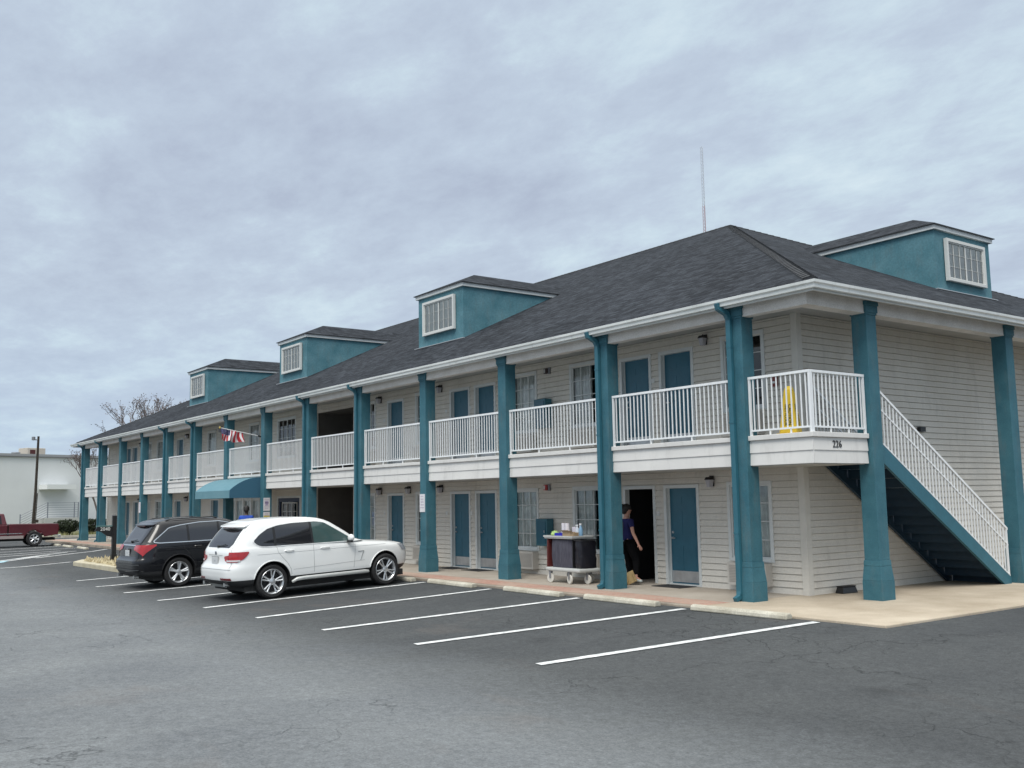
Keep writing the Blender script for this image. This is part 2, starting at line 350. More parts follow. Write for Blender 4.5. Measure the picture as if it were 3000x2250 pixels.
# concrete slab walk in front and at the end of the building
def poly_slab(name, poly, z0, z1, m, bev=0.015):
    o = MB().prism(poly, 'z', z0, z1).build(name, m, bevel=bev); tag(o, kind='structure'); return o
poly_slab('concrete_walk', [(-1.6, -1.26), (2.07, -1.30), (2.07, 40), (-1.6, 40)], -0.5, 0.0, CONC)
poly_slab('walkway_back', [(-53.0, -.42), (-1.6, -.42), (-1.6, 3.0), (-53.0, 3.0)], -0.5, 0.0, mat('concrete_walk_grey', (0.33, 0.285, 0.235), 0.85, col2=(0.45, 0.405, 0.345), vscale=0.8, bump=0.3, bscale=60, speck=0.12, sscale=60), 0)
def brickmat():
    m = bpy.data.materials.new('brick_paving'); m.use_nodes = True; t = m.node_tree; b = t.nodes['Principled BSDF']; tcn = t.nodes.new('ShaderNodeTexCoord')
    br = t.nodes.new('ShaderNodeTexBrick'); br.inputs['Scale'].default_value = 4.5; br.inputs['Color1'].default_value = (0.36, 0.165, 0.125, 1); br.inputs['Color2'].default_value = (0.46, 0.25, 0.19, 1)
    br.inputs['Mortar'].default_value = (0.38, 0.33, 0.28, 1); br.inputs['Mortar Size'].default_value = 0.015; t.links.new(tcn.outputs['Object'], br.inputs['Vector'])
    n = t.nodes.new('ShaderNodeTexNoise'); n.inputs['Scale'].default_value = 0.9; n.inputs['Detail'].default_value = 6; t.links.new(tcn.outputs['Object'], n.inputs['Vector'])
    mr = t.nodes.new('ShaderNodeMapRange'); mr.inputs[1].default_value = 0.35; mr.inputs[2].default_value = 0.65; mr.inputs[3].default_value = 0.05; mr.inputs[4].default_value = 0.65; t.links.new(n.outputs['Fac'], mr.inputs[0])
    mxn = t.nodes.new('ShaderNodeMixRGB'); mxn.inputs[2].default_value = (0.44, 0.365, 0.29, 1); t.links.new(mr.outputs[0], mxn.inputs[0]); t.links.new(br.outputs['Color'], mxn.inputs[1])
    t.links.new(mxn.outputs[0], b.inputs['Base Color']); b.inputs['Roughness'].default_value = 0.85; return m
poly_slab('brick_strip', [(-53.0, -1.10), (-1.6, -1.10), (-1.6, -.42), (-53.0, -.42)], -0.5, -0.004, brickmat(), 0)
poly_slab('kerb', [(-53.0, -1.26), (-1.6, -1.26), (-1.6, -1.10), (-53.0, -1.10)], -0.55, -0.006, mat('stained_kerb', (.22, .19, .155), .9, col2=(.36, .31, .25), vscale=2), 0.02)
# painted stall lines
ln = MB()
def strip(p, q_, w, mb=ln, dz=0.011, n=14):
    p = Vector(p); q_ = Vector(q_); d = (q_-p).normalized(); s_ = Vector((-d.y, d.x))*w/2
    for i in range(n):
        a = p+(q_-p)*i/n; c = p+(q_-p)*(i+1)/n
        mb.q(*[(v.x, v.y, gz(v.x, v.y)+dz) for v in (a-s_, c-s_, c+s_, a+s_)])
for a, b_ in (((0.34, -6.28), (0.97, -1.42)), ((-2.38, -6.47), (-1.75, -1.45)), ((-5.01, -6.70), (-4.58, -1.45)), ((-7.63, -6.80), (-7.57, -1.45)), ((-10.28, -6.87), (-10.32, -1.45)),
              ((-12.72, -7.07), (-12.95, -1.45)), ((-15.5, -7.06), (-15.35, -1.45)), ((-18.16, -7.06), (-18.2, -1.45)), ((-21.0, -6.9), (-21.0, -1.45)),
              ((-28.63, -7.67), (-29.86, -5.05)), ((-33.37, -6.88), (-36.45, -4.44)), ((-36.45, -4.44), (-37.65, -3.47)), ((-34.05, -5.45), (-37.2, -2.48)), ((-37.2, -2.48), (-38.73, -1.5)),
              ((-31.6, -7.8), (-34.9, -5.2)), ((-44.40, -5.05), (-45.1, -1.9)), ((-41.2, -5.9), (-42.0, -1.9)), ((-38.2, -6.9), (-39.6, -3.3)), ((-36.0, -7.3), (-38.4, -2.9)), ((-32.8, -7.6), (-35.7, -4.6)),
              ((-47.8, -5.2), (-48.4, -1.9))):
    strip(a, b_, 0.155)
LINEM = mat('line_paint', (0.42, 0.44, 0.44), 0.7, col2=(0.82, 0.83, 0.83), vscale=7, speck=0.12, sscale=70)
tag(ln.build('stall_lines', LINEM, nrm=False), kind='structure')
hc = MB()
for i in range(8): strip((-31.0-.14*i, -8.1+.05*i), (-32.3-.14*i, -6.95+.05*i), 0.12, hc, 0.015, 4)
tag(hc.build('accessible_stall_marking', mat('pale_blue_paint', (0.36, 0.55, 0.62), 0.7, var=0.2, vscale=3), nrm=False), kind='structure')

# ------------------------------------------------------------------ the motel
B = empty('motel_building')
tag(B, 'two storey beige sided motel with teal square columns, white railings and dark hipped roof', 'building')
X0, SP = -1.307, 3.686
NCOL = 14
WY = 1.50; WX = -1.37; WEND = -50.2
ZF = 2.95; ZT = 5.38
LAP = 0.127
def lap_panel(mb, a0, a1, z0, z1, plane, off):
    """lap siding on a vertical plane: 'y' faces -Y at y=off, 'x' faces +X at x=off"""
    k = math.floor(z0/LAP+1e-6)
    def P(a, d, z): return (a, off-d, z) if plane == 'y' else (off+d, a, z)
    z = z0
    while z < z1-1e-5:
        zn = min((k+1)*LAP, z1); f0 = (z-k*LAP)/LAP; f1 = (zn-k*LAP)/LAP
        d0 = 0.024*(1-f0)+0.002; d1 = 0.024*(1-f1)+0.002; zt = zn-.009 if zn-z > .03 else zn
        b = len(mb.v)
        mb.v += [P(a0, d0, z), P(a1, d0, z), P(a1, d1, zt), P(a0, d1, zt), P(a0, -.025, z), P(a1, -.025, z), P(a0, -.025, zt), P(a1, -.025, zt), P(a0, -.025, zn), P(a1, -.025, zn)]
        mb.f += [(b, b+1, b+2, b+3), (b+4, b+5, b+1, b)]
        if zt < zn: mb.f += [(b+3, b+2, b+7, b+6), (b+6, b+7, b+9, b+8)]
        k += 1; z = zn
wall = MB()
# openings: (x0, x1, z0, z1)
doorsL = [(-5.08, -4.04), (-6.38, -5.35), (-12.41, -11.38), (-13.68, -12.64), (-17.34, -16.29), (-33.3, -32.25), (-38.3, -37.25), (-45.2, -44.2), (-46.8, -45.8)]
doorsU = [(-5.1, -4.06), (-6.38, -5.35), (-12.4, -11.38), (-13.66, -12.62), (-17.34, -16.29), (-38.1, -37.08), (-45.6, -44.6), (-46.8, -45.8)]
winL = [(-3.26, -2.12), (-8.18, -7.04), (-10.64, -9.54), (-15.6, -14.46), (-19.2, -18.12), (-35.7, -34.6), (-41.3, -40.2), (-43.2, -42.1)]
winU = [(-3.28, -2.14), (-8.2, -7.06), (-10.62, -9.52), (-15.6, -14.46), (-19.2, -18.10), (-28.9, -27.8), (-33.8, -32.7), (-35.7, -34.6), (-41.2, -40.1), (-43.2, -42.1)]
FT = 0.075
def cuts(lst, z0, z1): return [(a+FT, b-FT, z0, z1-FT) for a, b in lst]
opL = cuts(doorsL, 0.0, 2.14)+cuts(winL, 0.62, 2.17)+[(-25.86, -23.9, 0.0, 2.08), (-31.1, -27.7, 0.0, 2.10), (-22.55, -19.62, 0.0, 2.42)]
opU = cuts(doorsU, ZF, 5.10)+cuts(winU, 3.62, 5.16)+[(-25.98, -24.34, 3.66, 5.10), (-22.55, -19.62, ZF, 5.10)]
for ops, zl, zh in ((opL, 0.0, 2.42), (opU, ZF, 5.38)):
    ops = sorted(ops); x = WEND
    for a, b_, c, d in ops:
        lap_panel(wall, x, a, zl, zh, 'y', WY)
        if c > zl: lap_panel(wall, a, b_, zl, c, 'y', WY)
        if d < zh: lap_panel(wall, a, b_, d, zh, 'y', WY)
        x = b_
    lap_panel(wall, x, WX, zl, zh, 'y', WY)
lap_panel(wall, WY, 24.0, 0.0, 5.38, 'x', WX)
# passage side walls
wall.box(WEND-.1, WEND, WY, 24, 0, 5.38)
wall.build('wall', SIDE, B, nrm=False)
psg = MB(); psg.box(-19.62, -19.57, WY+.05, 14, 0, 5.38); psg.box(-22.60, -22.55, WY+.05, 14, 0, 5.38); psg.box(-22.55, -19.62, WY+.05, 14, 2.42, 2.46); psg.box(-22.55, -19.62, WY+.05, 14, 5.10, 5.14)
build_split(psg, 'passage_wall', mat('passage_shade', (.13, .122, .11), .7, var=.1), B)  # wall colour darkened: the passage's shade is painted into it
# hidden fabric: rooms, floors
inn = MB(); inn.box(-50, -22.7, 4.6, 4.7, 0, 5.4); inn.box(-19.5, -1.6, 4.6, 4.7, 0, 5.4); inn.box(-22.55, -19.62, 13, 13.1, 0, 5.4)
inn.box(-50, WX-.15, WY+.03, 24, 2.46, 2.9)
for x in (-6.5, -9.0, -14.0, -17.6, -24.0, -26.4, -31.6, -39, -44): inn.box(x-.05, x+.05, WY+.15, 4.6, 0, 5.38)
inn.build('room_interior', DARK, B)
# corner boards, frieze
cb = MB(); cb.box(WX-.02, WX+.045, WY-.045, WY+.1, 0, 2.42); cb.box(WX-.10, WX-.02, WY-.045, WY-.0, 0, 2.42)
cb.box(WX-.02, WX+.045, WY-.045, WY+.1, ZF, 5.38); cb.box(WX-.10, WX-.02, WY-.045, WY, ZF, 5.38)
for x in (-19.66, -22.62):
    cb.box(x, x+.12, WY-.03, WY+.04, 0, 2.42); cb.box(x, x+.12, WY-.03, WY+.04, ZF, 5.38)
cb.box(WEND-.12, WEND+.06, WY-.04, WY+.05, 0, 2.42); cb.box(WEND-.12, WEND+.06, WY-.04, WY+.05, ZF, 5.38)
build_split(cb, 'corner_board', mat('corner_trim', (0.64, 0.62, 0.57), 0.6, var=0.05), B)
# ---- doors
def door_proto():
    w = 1.04; h = 2.14
    slab = MB(); a0, a1 = FT+.02, w-FT-.02; y = 0.075
    slab.box(a0, a1, y, y+.045, .03, h-FT)
    # raised six panel relief
    for (u0, u1) in ((.12, .40), (.49, .77)):
        for (z0, z1) in ((.30, .86), (1.02, 1.60), (1.70, 1.90)):
            slab.box(FT+u0+.03, FT+u1-.03, y-.005, y, z0+.03, z1-.03)
    d = slab.build('door', DOORM)
    fr = MB(); fr.box(0, FT, -.03, .10, 0, h); fr.box(w-FT, w, -.03, .10, 0, h); fr.box(FT, w-FT, -.03, .10, h-FT, h); fr.box(FT, w-FT, .0, .12, 0, .03)
    fr.box(FT-.0, FT+.02, .055, .12, .03, h-FT); fr.box(w-FT-.02, w-FT, .055, .12, .03, h-FT)
    fr.build('door_frame', TRIM, d)
    MB().box(a0+.01, a1-.01, y-.010, y-.006, .06, .30).build('kick_plate', STEEL, d)
    hd = MB(); hd.tube([(a0+.07, y, 1.0), (a0+.07, y-.06, 1.0)], .022, 10); hd.tube([(a0+.06, y-.055, 1.0), (a0+.17, y-.055, .995)], .011, 8)
    for q_ in (hd,): q_.build('handle', STEEL, d)
    MB().tube([(a0+.07, y, 1.12), (a0+.07, y-.02, 1.12)], .026, 10).build('deadbolt', STEEL, d)
    MB().box(-.24, -.14, -.025, -.0205, 1.47, 1.57).build('room_number', mat('plaque', (.66, .67, .66), .5), d)
    return d
dp = door_proto(); first = True
OPEN_DOOR = None
for lst, z in ((doorsL, 0.0), (doorsU, ZF)):
    for a, b_ in lst:
        if z == 0.0 and abs(a+6.38) < .01: continue
        loc = (a, WY, z)
        if first: dp.parent = B; dp.location = loc; first = False
        else: copy_tree(dp, B, loc)
# the open doorway
od = empty('open_doorway', (-6.38, WY, 0), parent=B)
fr = MB(); w = 1.04; h = 2.14; fr.box(0, FT, -.03, .10, 0, h); fr.box(w-FT, w, -.03, .10, 0, h); fr.box(FT, w-FT, -.03, .10, h-FT, h); fr.build('door_frame', TRIM, od)
lf = MB(); lf.box(0, .86, 0, .045, .03, 2.06); l_ = lf.build('door', DOORM, od, (w-FT-.02, .12, 0)); l_.rotation_euler = (0, 0, R(68))
# ---- windows
def window_proto(w, h, cols, rows, curt=(0.0, 0.66), mid=False, col=TRIM, mt=.009):
    f = MB(); t = FT
    f.box(0, t, -.035, .05, 0, h); f.box(w-t, w, -.035, .05, 0, h); f.box(t, w-t, -.035, .05, h-t, h); f.box(t, w-t, -.045, .05, 0, t*.9)
    g0, g1, z0, z1 = t, w-t, t*.9, h-t
    f.box(g0, g0+.03, -.008, .045, z0, z1); f.box(g1-.03, g1, -.008, .045, z0, z1); f.box(g0+.03, g1-.03, -.008, .045, z1-.03, z1); f.box(g0+.03, g1-.03, -.008, .045, z0, z0+.03)
    for i in range(1, cols):
        x = g0+(g1-g0)*i/cols; th = .022 if (mid and i*2 == cols) else mt
        f.box(x-th, x+th, .002, .018, z0+.03, z1-.03)
    for i in range(1, rows):
        z = z0+(z1-z0)*i/rows; f.box(g0+.03, g1-.03, .004, .016, z-mt*.9, z+mt*.9)
    o = f.build('window', col)
    p_ = MB().q((g0, .022, z0), (g1, .022, z0), (g1, .022, z1), (g0, .022, z1)).build('pane', GLS, o, nrm=False)
    if curt:
        c = MB(); n = 60; a0 = g0+(g1-g0)*curt[0]; a1 = g0+(g1-g0)*curt[1]
        pts = [(a0+(a1-a0)*i/n, .085+.022*math.sin(i*1.9)+.010*math.sin(i*.7)) for i in range(n+1)]
        for i in range(n): c.q((pts[i][0], pts[i][1], z0-.02), (pts[i+1][0], pts[i+1][1], z0-.02), (pts[i+1][0], pts[i+1][1], z1+.03), (pts[i][0], pts[i][1], z1+.03))
        c.build('curtain', CURT, o, smooth=80)
    return o
wpA = window_proto(1.14, 1.59, 3, 4); wpB = window_proto(1.14, 1.59, 3, 4, (0, 1.0)); wpC = window_proto(1.14, 1.59, 3, 4, (.33, 1.0))
used = {}
def place(p, loc, sx=1):
    if id(p) not in used:
        used[id(p)] = 1; p.parent = B; p.location = loc; p.scale = (sx, 1, 1); return p
    c = copy_tree(p, B, loc); c.scale = (sx, 1, 1); return c
for i, (a, b_) in enumerate(winL): place((wpC, wpA, wpB, wpA)[i % 4], (a, WY, .58), (b_-a)/1.14)
for i, (a, b_) in enumerate(winU): place((wpA, wpA, wpB, wpA)[i % 4], (a, WY, 3.59), (b_-a)/1.14)
w6 = window_proto(1.72, 1.56, 4, 4, None, True); w6.parent = B; w6.location = (-26.02, WY, 3.60)
# storefront and lobby door
sf = window_proto(3.44, 2.12, 8, 4, (0, 1)); sf.name = 'storefront_window'; sf.parent = B; sf.location = (-31.12, WY, 0)
m_ = MB(); 
for i in range(1, 4): m_.box(3.44*i/4-.05, 3.44*i/4+.05, -.06, .03, 0, 2.12)
m_.build('mullion', WHITE, sf)
ld = empty('lobby_entrance', (-25.88, WY, 0), parent=B)
f = MB(); f.box(-.08, 0, -.04, .06, 0, 2.16); f.box(1.98, 2.06, -.04, .06, 0, 2.16); f.box(0, 1.98, -.04, .06, 2.08, 2.16); f.build('door_frame', TRIM, ld)
f = MB(); f.box(0, .16, -.01, .05, 0, 2.08); f.box(.16, 1.98, -.01, .05, 1.94, 2.08); f.box(1.82, 1.98, -.01, .05, 0, 1.94); f.box(.16, 1.82, -.01, .05, 0, .25)
f.build('door', mat('navy_paint', (.008, .018, .06), .4), ld)
f = MB()
for i in range(4): f.box(.30+i*.45, .325+i*.45, .0, .02, .25, 1.90)
for i in range(1, 5): f.box(.325, 1.65, .002, .018, .25+i*.33, .265+i*.33)
f.box(.30, 1.675, 0, .02, 1.88, 1.91); f.build('muntin', WHITE, ld)
MB().q((.16, .03, .25), (1.82, .03, .25), (1.82, .03, 1.94), (.16, .03, 1.94)).build('pane', GLS, ld, nrm=False)
# ---- wall air conditioners
ac = MB(); ac.box(0, .98, -.20, 0, 0, .44); ac.build('x', PT); aco = bpy.data.objects['x']; aco.name = 'air_conditioner'
gr = MB()
for i in range(11): gr.box(.05, .93, -.207, -.2003, .06+i*.031, .075+i*.031)
gr.build('grille', mat('ptac_grille', (.36, .34, .31), .6), aco)
firstac = True
for (lst, z) in ((winL, .12), (winU, 3.08)):
    for a, b_ in lst:
        loc = ((a+b_)/2-.49, WY, z)
        if firstac: aco.parent = B; aco.location = loc; firstac = False
        else: copy_tree(aco, B, loc)
# ---- wall lamps
lp = MB(); lp.box(-.06, .06, -.03, 0, .02, .26); lp.fr(-.10, .10, -.22, -.02, .17, .23, -.07, .07, -.19, -.04); lp.tube([(0, -.02, .2), (0, -.1, .26), (0, -.14, .22)], .012, 6)
lpo = lp.build('wall_lamp', BLACK)
lg = MB(); lg.fr(-.055, .055, -.175, -.065, -.0, .17, -.085, .085, -.205, -.035); lg.build('lamp_glass', mat('lamp_glass', (.42, .42, .46), .25), lpo)
lpo.scale = (.72, .8, .9)
firstl = True
for x, z in ((-3.64, 2.07), (-14.1, 2.11), (-17.75, 2.10), (-15.93, 2.11), (-36.4, 2.05), (-39.4, 2.05), (-43.8, 2.05), (-3.68, 5.05), (-14.1, 5.04), (-17.75, 5.04), (-26.9, 5.0), (-31.0, 5.0), (-36.4, 5.0), (-39.4, 5.0), (-43.8, 5.0), (-32.0, 5.02)):
    if firstl: lpo.parent = B; lpo.location = (x, WY-.02, z); firstl = False
    else: copy_tree(lpo, B, (x, WY-.02, z))
# ---- columns
def column_mb(cx_, cy_):
    m = MB(); h = .155
    def sec(h0, z0, h1, z1): m.fr(cx_-h0, cx_+h0, cy_-h0, cy_+h0, z0, z1, cx_-h1, cx_+h1, cy_-h1, cy_+h1)
    sec(.197, -.02, .197, .34); sec(.195, .3405, .170, .60); sec(.173, .6005, .166, .70)
    sec(h, .70, h, 5.13); sec(.170, 5.13, .170, 5.17); sec(.184, 5.1705, .184, 5.30); sec(.198, 5.3005, .198, 5.375)
    return m
CYC = .035
colx = [X0-SP*i-.19 for i in range(NCOL)]
for i, x in enumerate(colx):
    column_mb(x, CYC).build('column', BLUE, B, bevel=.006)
for y in (1.735, 6.69, 11.65):
    column_mb(-.04, y).build('column', BLUE, B, bevel=.006)
column_mb(-51.4, 2.2).build('column', BLUE, B)
# ---- downspouts
for i in (0, 1, 4, 5, 8, 9, 12, 13):
    x = colx[i]-.10; y = CYC-.155-.045
    d = MB(); d.box(x-.052, x+.052, y-.04, y+.035, .12, 5.16)
    ribs = [x-.02, x+.02]
    st = len(d.v)
    path = [(x, y, 5.14), (x-.01, y-.05, 5.24), (x-.05, -.38, 5.33), (x-.05, -.40, 5.42)]
    d.tube(path, [.068, .07, .07, .068], 4)
    d.tube([(x, y, .16), (x, y-.03, .08), (x, y-.14, .03)], .062, 4)
    d.build('downspout', BLUEP, B, bevel=.006)
    b2 = MB()
    for z in (1.2, 3.2, 4.6): b2.box(x-.058, x+.058, y-.046, y+.03, z, z+.03)
    b2.build('downspout_strap', BLUEP, B)
# ---- beams
bm_ = MB(); bm_.box(-50.0, -.16, -.10, .10, 5.15, 5.38); bm_.box(-.16, .10, -.10, 24, 5.15, 5.38); bm_.build('beam', BEAM, B)
# ---- balcony deck and fascia
dk = MB(); dk.box(-49.6, -.02, .03, WY, 2.44, 2.945); dk.box(WX-.0, -.02, WY, 1.62, 2.44, 2.945)
dk.build('balcony_deck', mat('deck_concrete', (.36, .35, .33), .85, var=.15), B)
fa = MB()
def fasc(mb, a0, a1, plane):
    # two lapped boards and a cap
    pr = [(.012, 2.42), (.030, 2.42), (.016, 2.645), (.034, 2.645), (.018, 2.865), (.0, 2.865), (0, 2.42)]
    if plane == 'y': mb.prism([(-p[0]-.0, p[1]) for p in pr], 'x', a0, a1); 
    else: mb.prism([(p[0], p[1]) for p in pr], 'y', a0, a1)
fasc(fa, -49.6, .03, 'y')
fa2 = fa.build('balcony_fascia', FASC, B)
fb = MB(); fasc(fb, 0.0, 1.55, 'x'); fb.build('balcony_fascia', FASC, B)
cp = MB(); cp.box(-49.6, .065, -.065, .06, 2.868, 2.955); cp.box(-.06, .065, .06, 1.555, 2.868, 2.955); cp.build('balcony_cap', FASC, B, bevel=.008)
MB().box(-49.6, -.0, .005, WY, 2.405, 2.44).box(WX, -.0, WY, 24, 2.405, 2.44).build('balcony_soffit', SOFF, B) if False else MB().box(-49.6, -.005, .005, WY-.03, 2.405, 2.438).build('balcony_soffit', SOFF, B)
text_mesh('house_number', '226', .175, BLACK, B, basis((0, 1, 0), (0, 0, 1), (.037, .64, 2.745)))
# ---- railings
def rail_y(a0, a1, parent=B, name='railing'):
    m = MB(); m.box(a0, a1, -.025, .025, 3.985, 4.03); m.box(a0+.04, a1-.04, -.016, .016, 3.03, 3.062)
    m.box(a0, a0+.04, -.02, .02, 2.955, 3.985); m.box(a1-.04, a1, -.02, .02, 2.955, 3.985)
    n = max(2, int(round((a1-a0)/.108)))
    for k in range(1, n):
        x = a0+(a1-a0)*k/n; m.box(x-.0095, x+.0095, -.0095, .0095, 3.062, 3.985)
    for k in range(1, 3):
        x = a0+(a1-a0)*k/3; m.box(x-.012, x+.012, -.012, .012, 2.955, 3.03)
    return m
for i in range(1, NCOL):
    rail_y(colx[i]+.165, colx[i-1]-.165).build('railing', RAILM, B)
rail_y(colx[0]+.165, .02).build('railing', RAILM, B)
m = rail_y(.02, 1.555); m.xf(Matrix.Rotation(R(90), 4, 'Z')); m.xf(Matrix.Translation((.0, 0, 0))); m.build('railing', RAILM, B)
# ---- stairs at the gable end
st = empty('staircase', (0, 0, 0), parent=B)
NR_ = 16; ya, yb = 1.84, 6.22; rise = 2.95/NR_; run = (yb-ya)/(NR_-1)
stp = MB()
for k in range(NR_-1):
    z = 2.95-rise*(k+1); y = ya+run*k
    stp.box(-1.22, -.05, y-.02, y+run+.0, z-.045, z); stp.box(-1.22, -.05, y-.02, y-.008, z, z+rise-.046)
stp.box(-1.22, -.05, yb-.02, yb-.008, 0, rise-.046)
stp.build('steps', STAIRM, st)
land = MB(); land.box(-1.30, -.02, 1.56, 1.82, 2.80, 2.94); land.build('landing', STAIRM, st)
sl = -(2.78-.21)/(6.17-2.05)
def zl(y, z0, y0=2.05): return z0+sl*(y-y0)
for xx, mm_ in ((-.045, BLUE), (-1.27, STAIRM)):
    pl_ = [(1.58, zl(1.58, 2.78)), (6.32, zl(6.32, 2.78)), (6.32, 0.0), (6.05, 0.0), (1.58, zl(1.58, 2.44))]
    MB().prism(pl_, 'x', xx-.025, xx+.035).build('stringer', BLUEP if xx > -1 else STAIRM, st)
for xx in (-.03, -1.25):
    h = MB()
    def bar(y0, y1, z0, w, hgt):
        h.prism([(y0, zl(y0, z0)), (y1, zl(y1, z0)), (y1, zl(y1, z0)+hgt), (y0, zl(y0, z0)+hgt)], 'x', xx-w, xx+w)
    bar(1.62, 6.30, 3.735, .022, .05); bar(1.62, 6.30, 2.80, .014, .03); bar(1.9, 6.30, 3.42, .014, .032)
    n = int((6.30-1.62)/.108)
    for k in range(n+1):
        y = 1.62+k*.108; w_ = .018 if k in (0, n) else .009
        h.box(xx-w_, xx+w_, y-w_, y+w_, zl(y, 2.81), zl(y, 3.75))
    h.build('stair_railing', RAILM, st)
# ---- roof
EX, EY = .50, -.40; ZE = 5.455; XL = -51.3; RY = 12.2; YB = 24.8; SL = .462
RZ = ZE+SL*(RY-EY); PX = EX-(RY-EY); QX = XL+(RY-EY)
def roofmat():
    m = bpy.data.materials.new('roof_shingles'); m.use_nodes = True; t = m.node_tree; b = t.nodes['Principled BSDF']; L = t.links.new
    uvn = t.nodes.new('ShaderNodeUVMap'); 
    br = t.nodes.new('ShaderNodeTexBrick'); br.inputs['Scale'].default_value = 1.0; br.inputs['Brick Width'].default_value = .26; br.inputs['Row Height'].default_value = .14
    br.inputs['Mortar Size'].default_value = .007; br.inputs['Mortar Smooth'].default_value = .2; br.inputs['Color1'].default_value = (.012, .014, .018, 1); br.inputs['Color2'].default_value = (.036, .041, .049, 1); br.inputs['Mortar'].default_value = (.022, .024, .028, 1)
    br.offset = .37; br.offset_frequency = 1
    n0 = t.nodes.new('ShaderNodeTexNoise'); n0.inputs['Scale'].default_value = .8; L(uvn.outputs[0], n0.inputs['Vector'])
    ad = t.nodes.new('ShaderNodeVectorMath'); ad.operation = 'MULTIPLY_ADD'; L(n0.outputs['Color'], ad.inputs[0]); ad.inputs[1].default_value = (.5, .03, 0); L(uvn.outputs[0], ad.inputs[2]); L(ad.outputs[0], br.inputs['Vector'])
    n = t.nodes.new('ShaderNodeTexNoise'); n.inputs['Scale'].default_value = 7; n.inputs['Detail'].default_value = 9; n.inputs['Roughness'].default_value = .85; L(uvn.outputs[0], n.inputs['Vector'])
    mr = t.nodes.new('ShaderNodeMapRange'); mr.inputs[1].default_value = .3; mr.inputs[2].default_value = .7; mr.inputs[3].default_value = .12; mr.inputs[4].default_value = 2.4; L(n.outputs['Fac'], mr.inputs[0])
    nb = t.nodes.new('ShaderNodeTexNoise'); nb.inputs['Scale'].default_value = .35; nb.inputs['Detail'].default_value = 4; L(uvn.outputs[0], nb.inputs['Vector'])
    mr2 = t.nodes.new('ShaderNodeMapRange'); mr2.inputs[1].default_value = .35; mr2.inputs[2].default_value = .65; mr2.inputs[3].default_value = .85; mr2.inputs[4].default_value = 1.15; L(nb.outputs['Fac'], mr2.inputs[0])
    mu = t.nodes.new('ShaderNodeMath'); mu.operation = 'MULTIPLY'; L(mr.outputs[0], mu.inputs[0]); L(mr2.outputs[0], mu.inputs[1])
    sc = t.nodes.new('ShaderNodeVectorMath'); sc.operation = 'SCALE'; L(br.outputs['Color'], sc.inputs[0]); L(mu.outputs[0], sc.inputs['Scale'])
    L(sc.outputs[0], b.inputs['Base Color']); b.inputs['Roughness'].default_value = .95; b.inputs['Specular IOR Level'].default_value = .12
    bp = t.nodes.new('ShaderNodeBump'); bp.inputs['Strength'].default_value = .7; bp.inputs['Distance'].default_value = .02
    a2 = t.nodes.new('ShaderNodeMath'); a2.operation = 'ADD'; L(n.outputs['Fac'], a2.inputs[0]); L(br.outputs['Fac'], a2.inputs[1]); a2.inputs[1].default_value = 0
    L(n.outputs['Fac'], bp.inputs['Height']); L(bp.outputs[0], b.inputs['Normal']); return m
ROOF = roofmat()
def slope_mesh(name, polys, parent, m=ROOF):
    """polys: lists of 3D points; UV = along the eave, up the slope"""
    mb = MB()
    for p in polys: mb.q(*p)
    o = mb.build(name, m, parent, nrm=False); me_ = o.data; uvl = me_.uv_layers.new(name='UVMap')
    for pl_ in me_.polygons:
        n_ = pl_.normal; hdir = Vector((0, 0, 1)).cross(n_)
        hdir = hdir.normalized() if hdir.length > 1e-4 else Vector((1, 0, 0)); vdir = n_.cross(hdir)
        for li in pl_.loop_indices:
            c = me_.vertices[me_.loops[li].vertex_index].co; uvl.data[li].uv = (c.dot(hdir), c.dot(vdir))
    return o
A_, B_, C_, D_ = (XL, EY, ZE), (EX, EY, ZE), (EX, YB, ZE), (XL, YB, ZE); P_, Q_ = (PX, RY, RZ), (QX, RY, RZ)
P2_ = (PX, YB-(RY-EY), RZ); 
roof = slope_mesh('roof', [(A_, B_, P_, Q_), (B_, C_, P_), (C_, D_, Q_, P_), (D_, A_, Q_)], B)
# hip and ridge caps
def cap_run(p, q_, w=.13, sag=.32):
    m = MB(); p, q_ = Vector(p), Vector(q_); d = (q_-p); L_ = d.length; d.normalize(); s_ = d.cross(Vector((0, 0, 1))).normalized(); u_ = s_.cross(d)
    n = int(L_/.22)
    for i in range(2, n):
        a = p+d*(L_*i/n); c = p+d*(L_*(i+1)/n+.0)
        dz0, dz1 = .020, .034
        b = len(m.v)
        for (pt, dz) in ((a, dz1), (c, dz0)):
            m.v += [tuple(pt-s_*w+u_*(dz-w*sag)), tuple(pt+u_*dz), tuple(pt+s_*w+u_*(dz-w*sag)), tuple(pt+s_*w+u_*(dz-w*sag-.09)), tuple(pt+u_*(dz-.09)), tuple(pt-s_*w+u_*(dz-w*sag-.09))]
        m.f += [(b, b+1, b+7, b+6), (b+1, b+2, b+8, b+7), (b+2, b+3, b+9, b+8), (b, b+6, b+11, b+5), (b, b+5, b+4, b+1), (b+1, b+4, b+3, b+2)]
    return m
SHC = mat('shingle_cap', (.036, .039, .044), .85, var=.35, vscale=6, speck=.3, sscale=30)
for pq in ((B_, P_, .13, .31), (Q_, P_, .13, .45), (A_, Q_, .13, .31), (C_, P_, .13, .31)): 
    o = cap_run(*pq).build('ridge_cap', SHC, B, nrm=False)
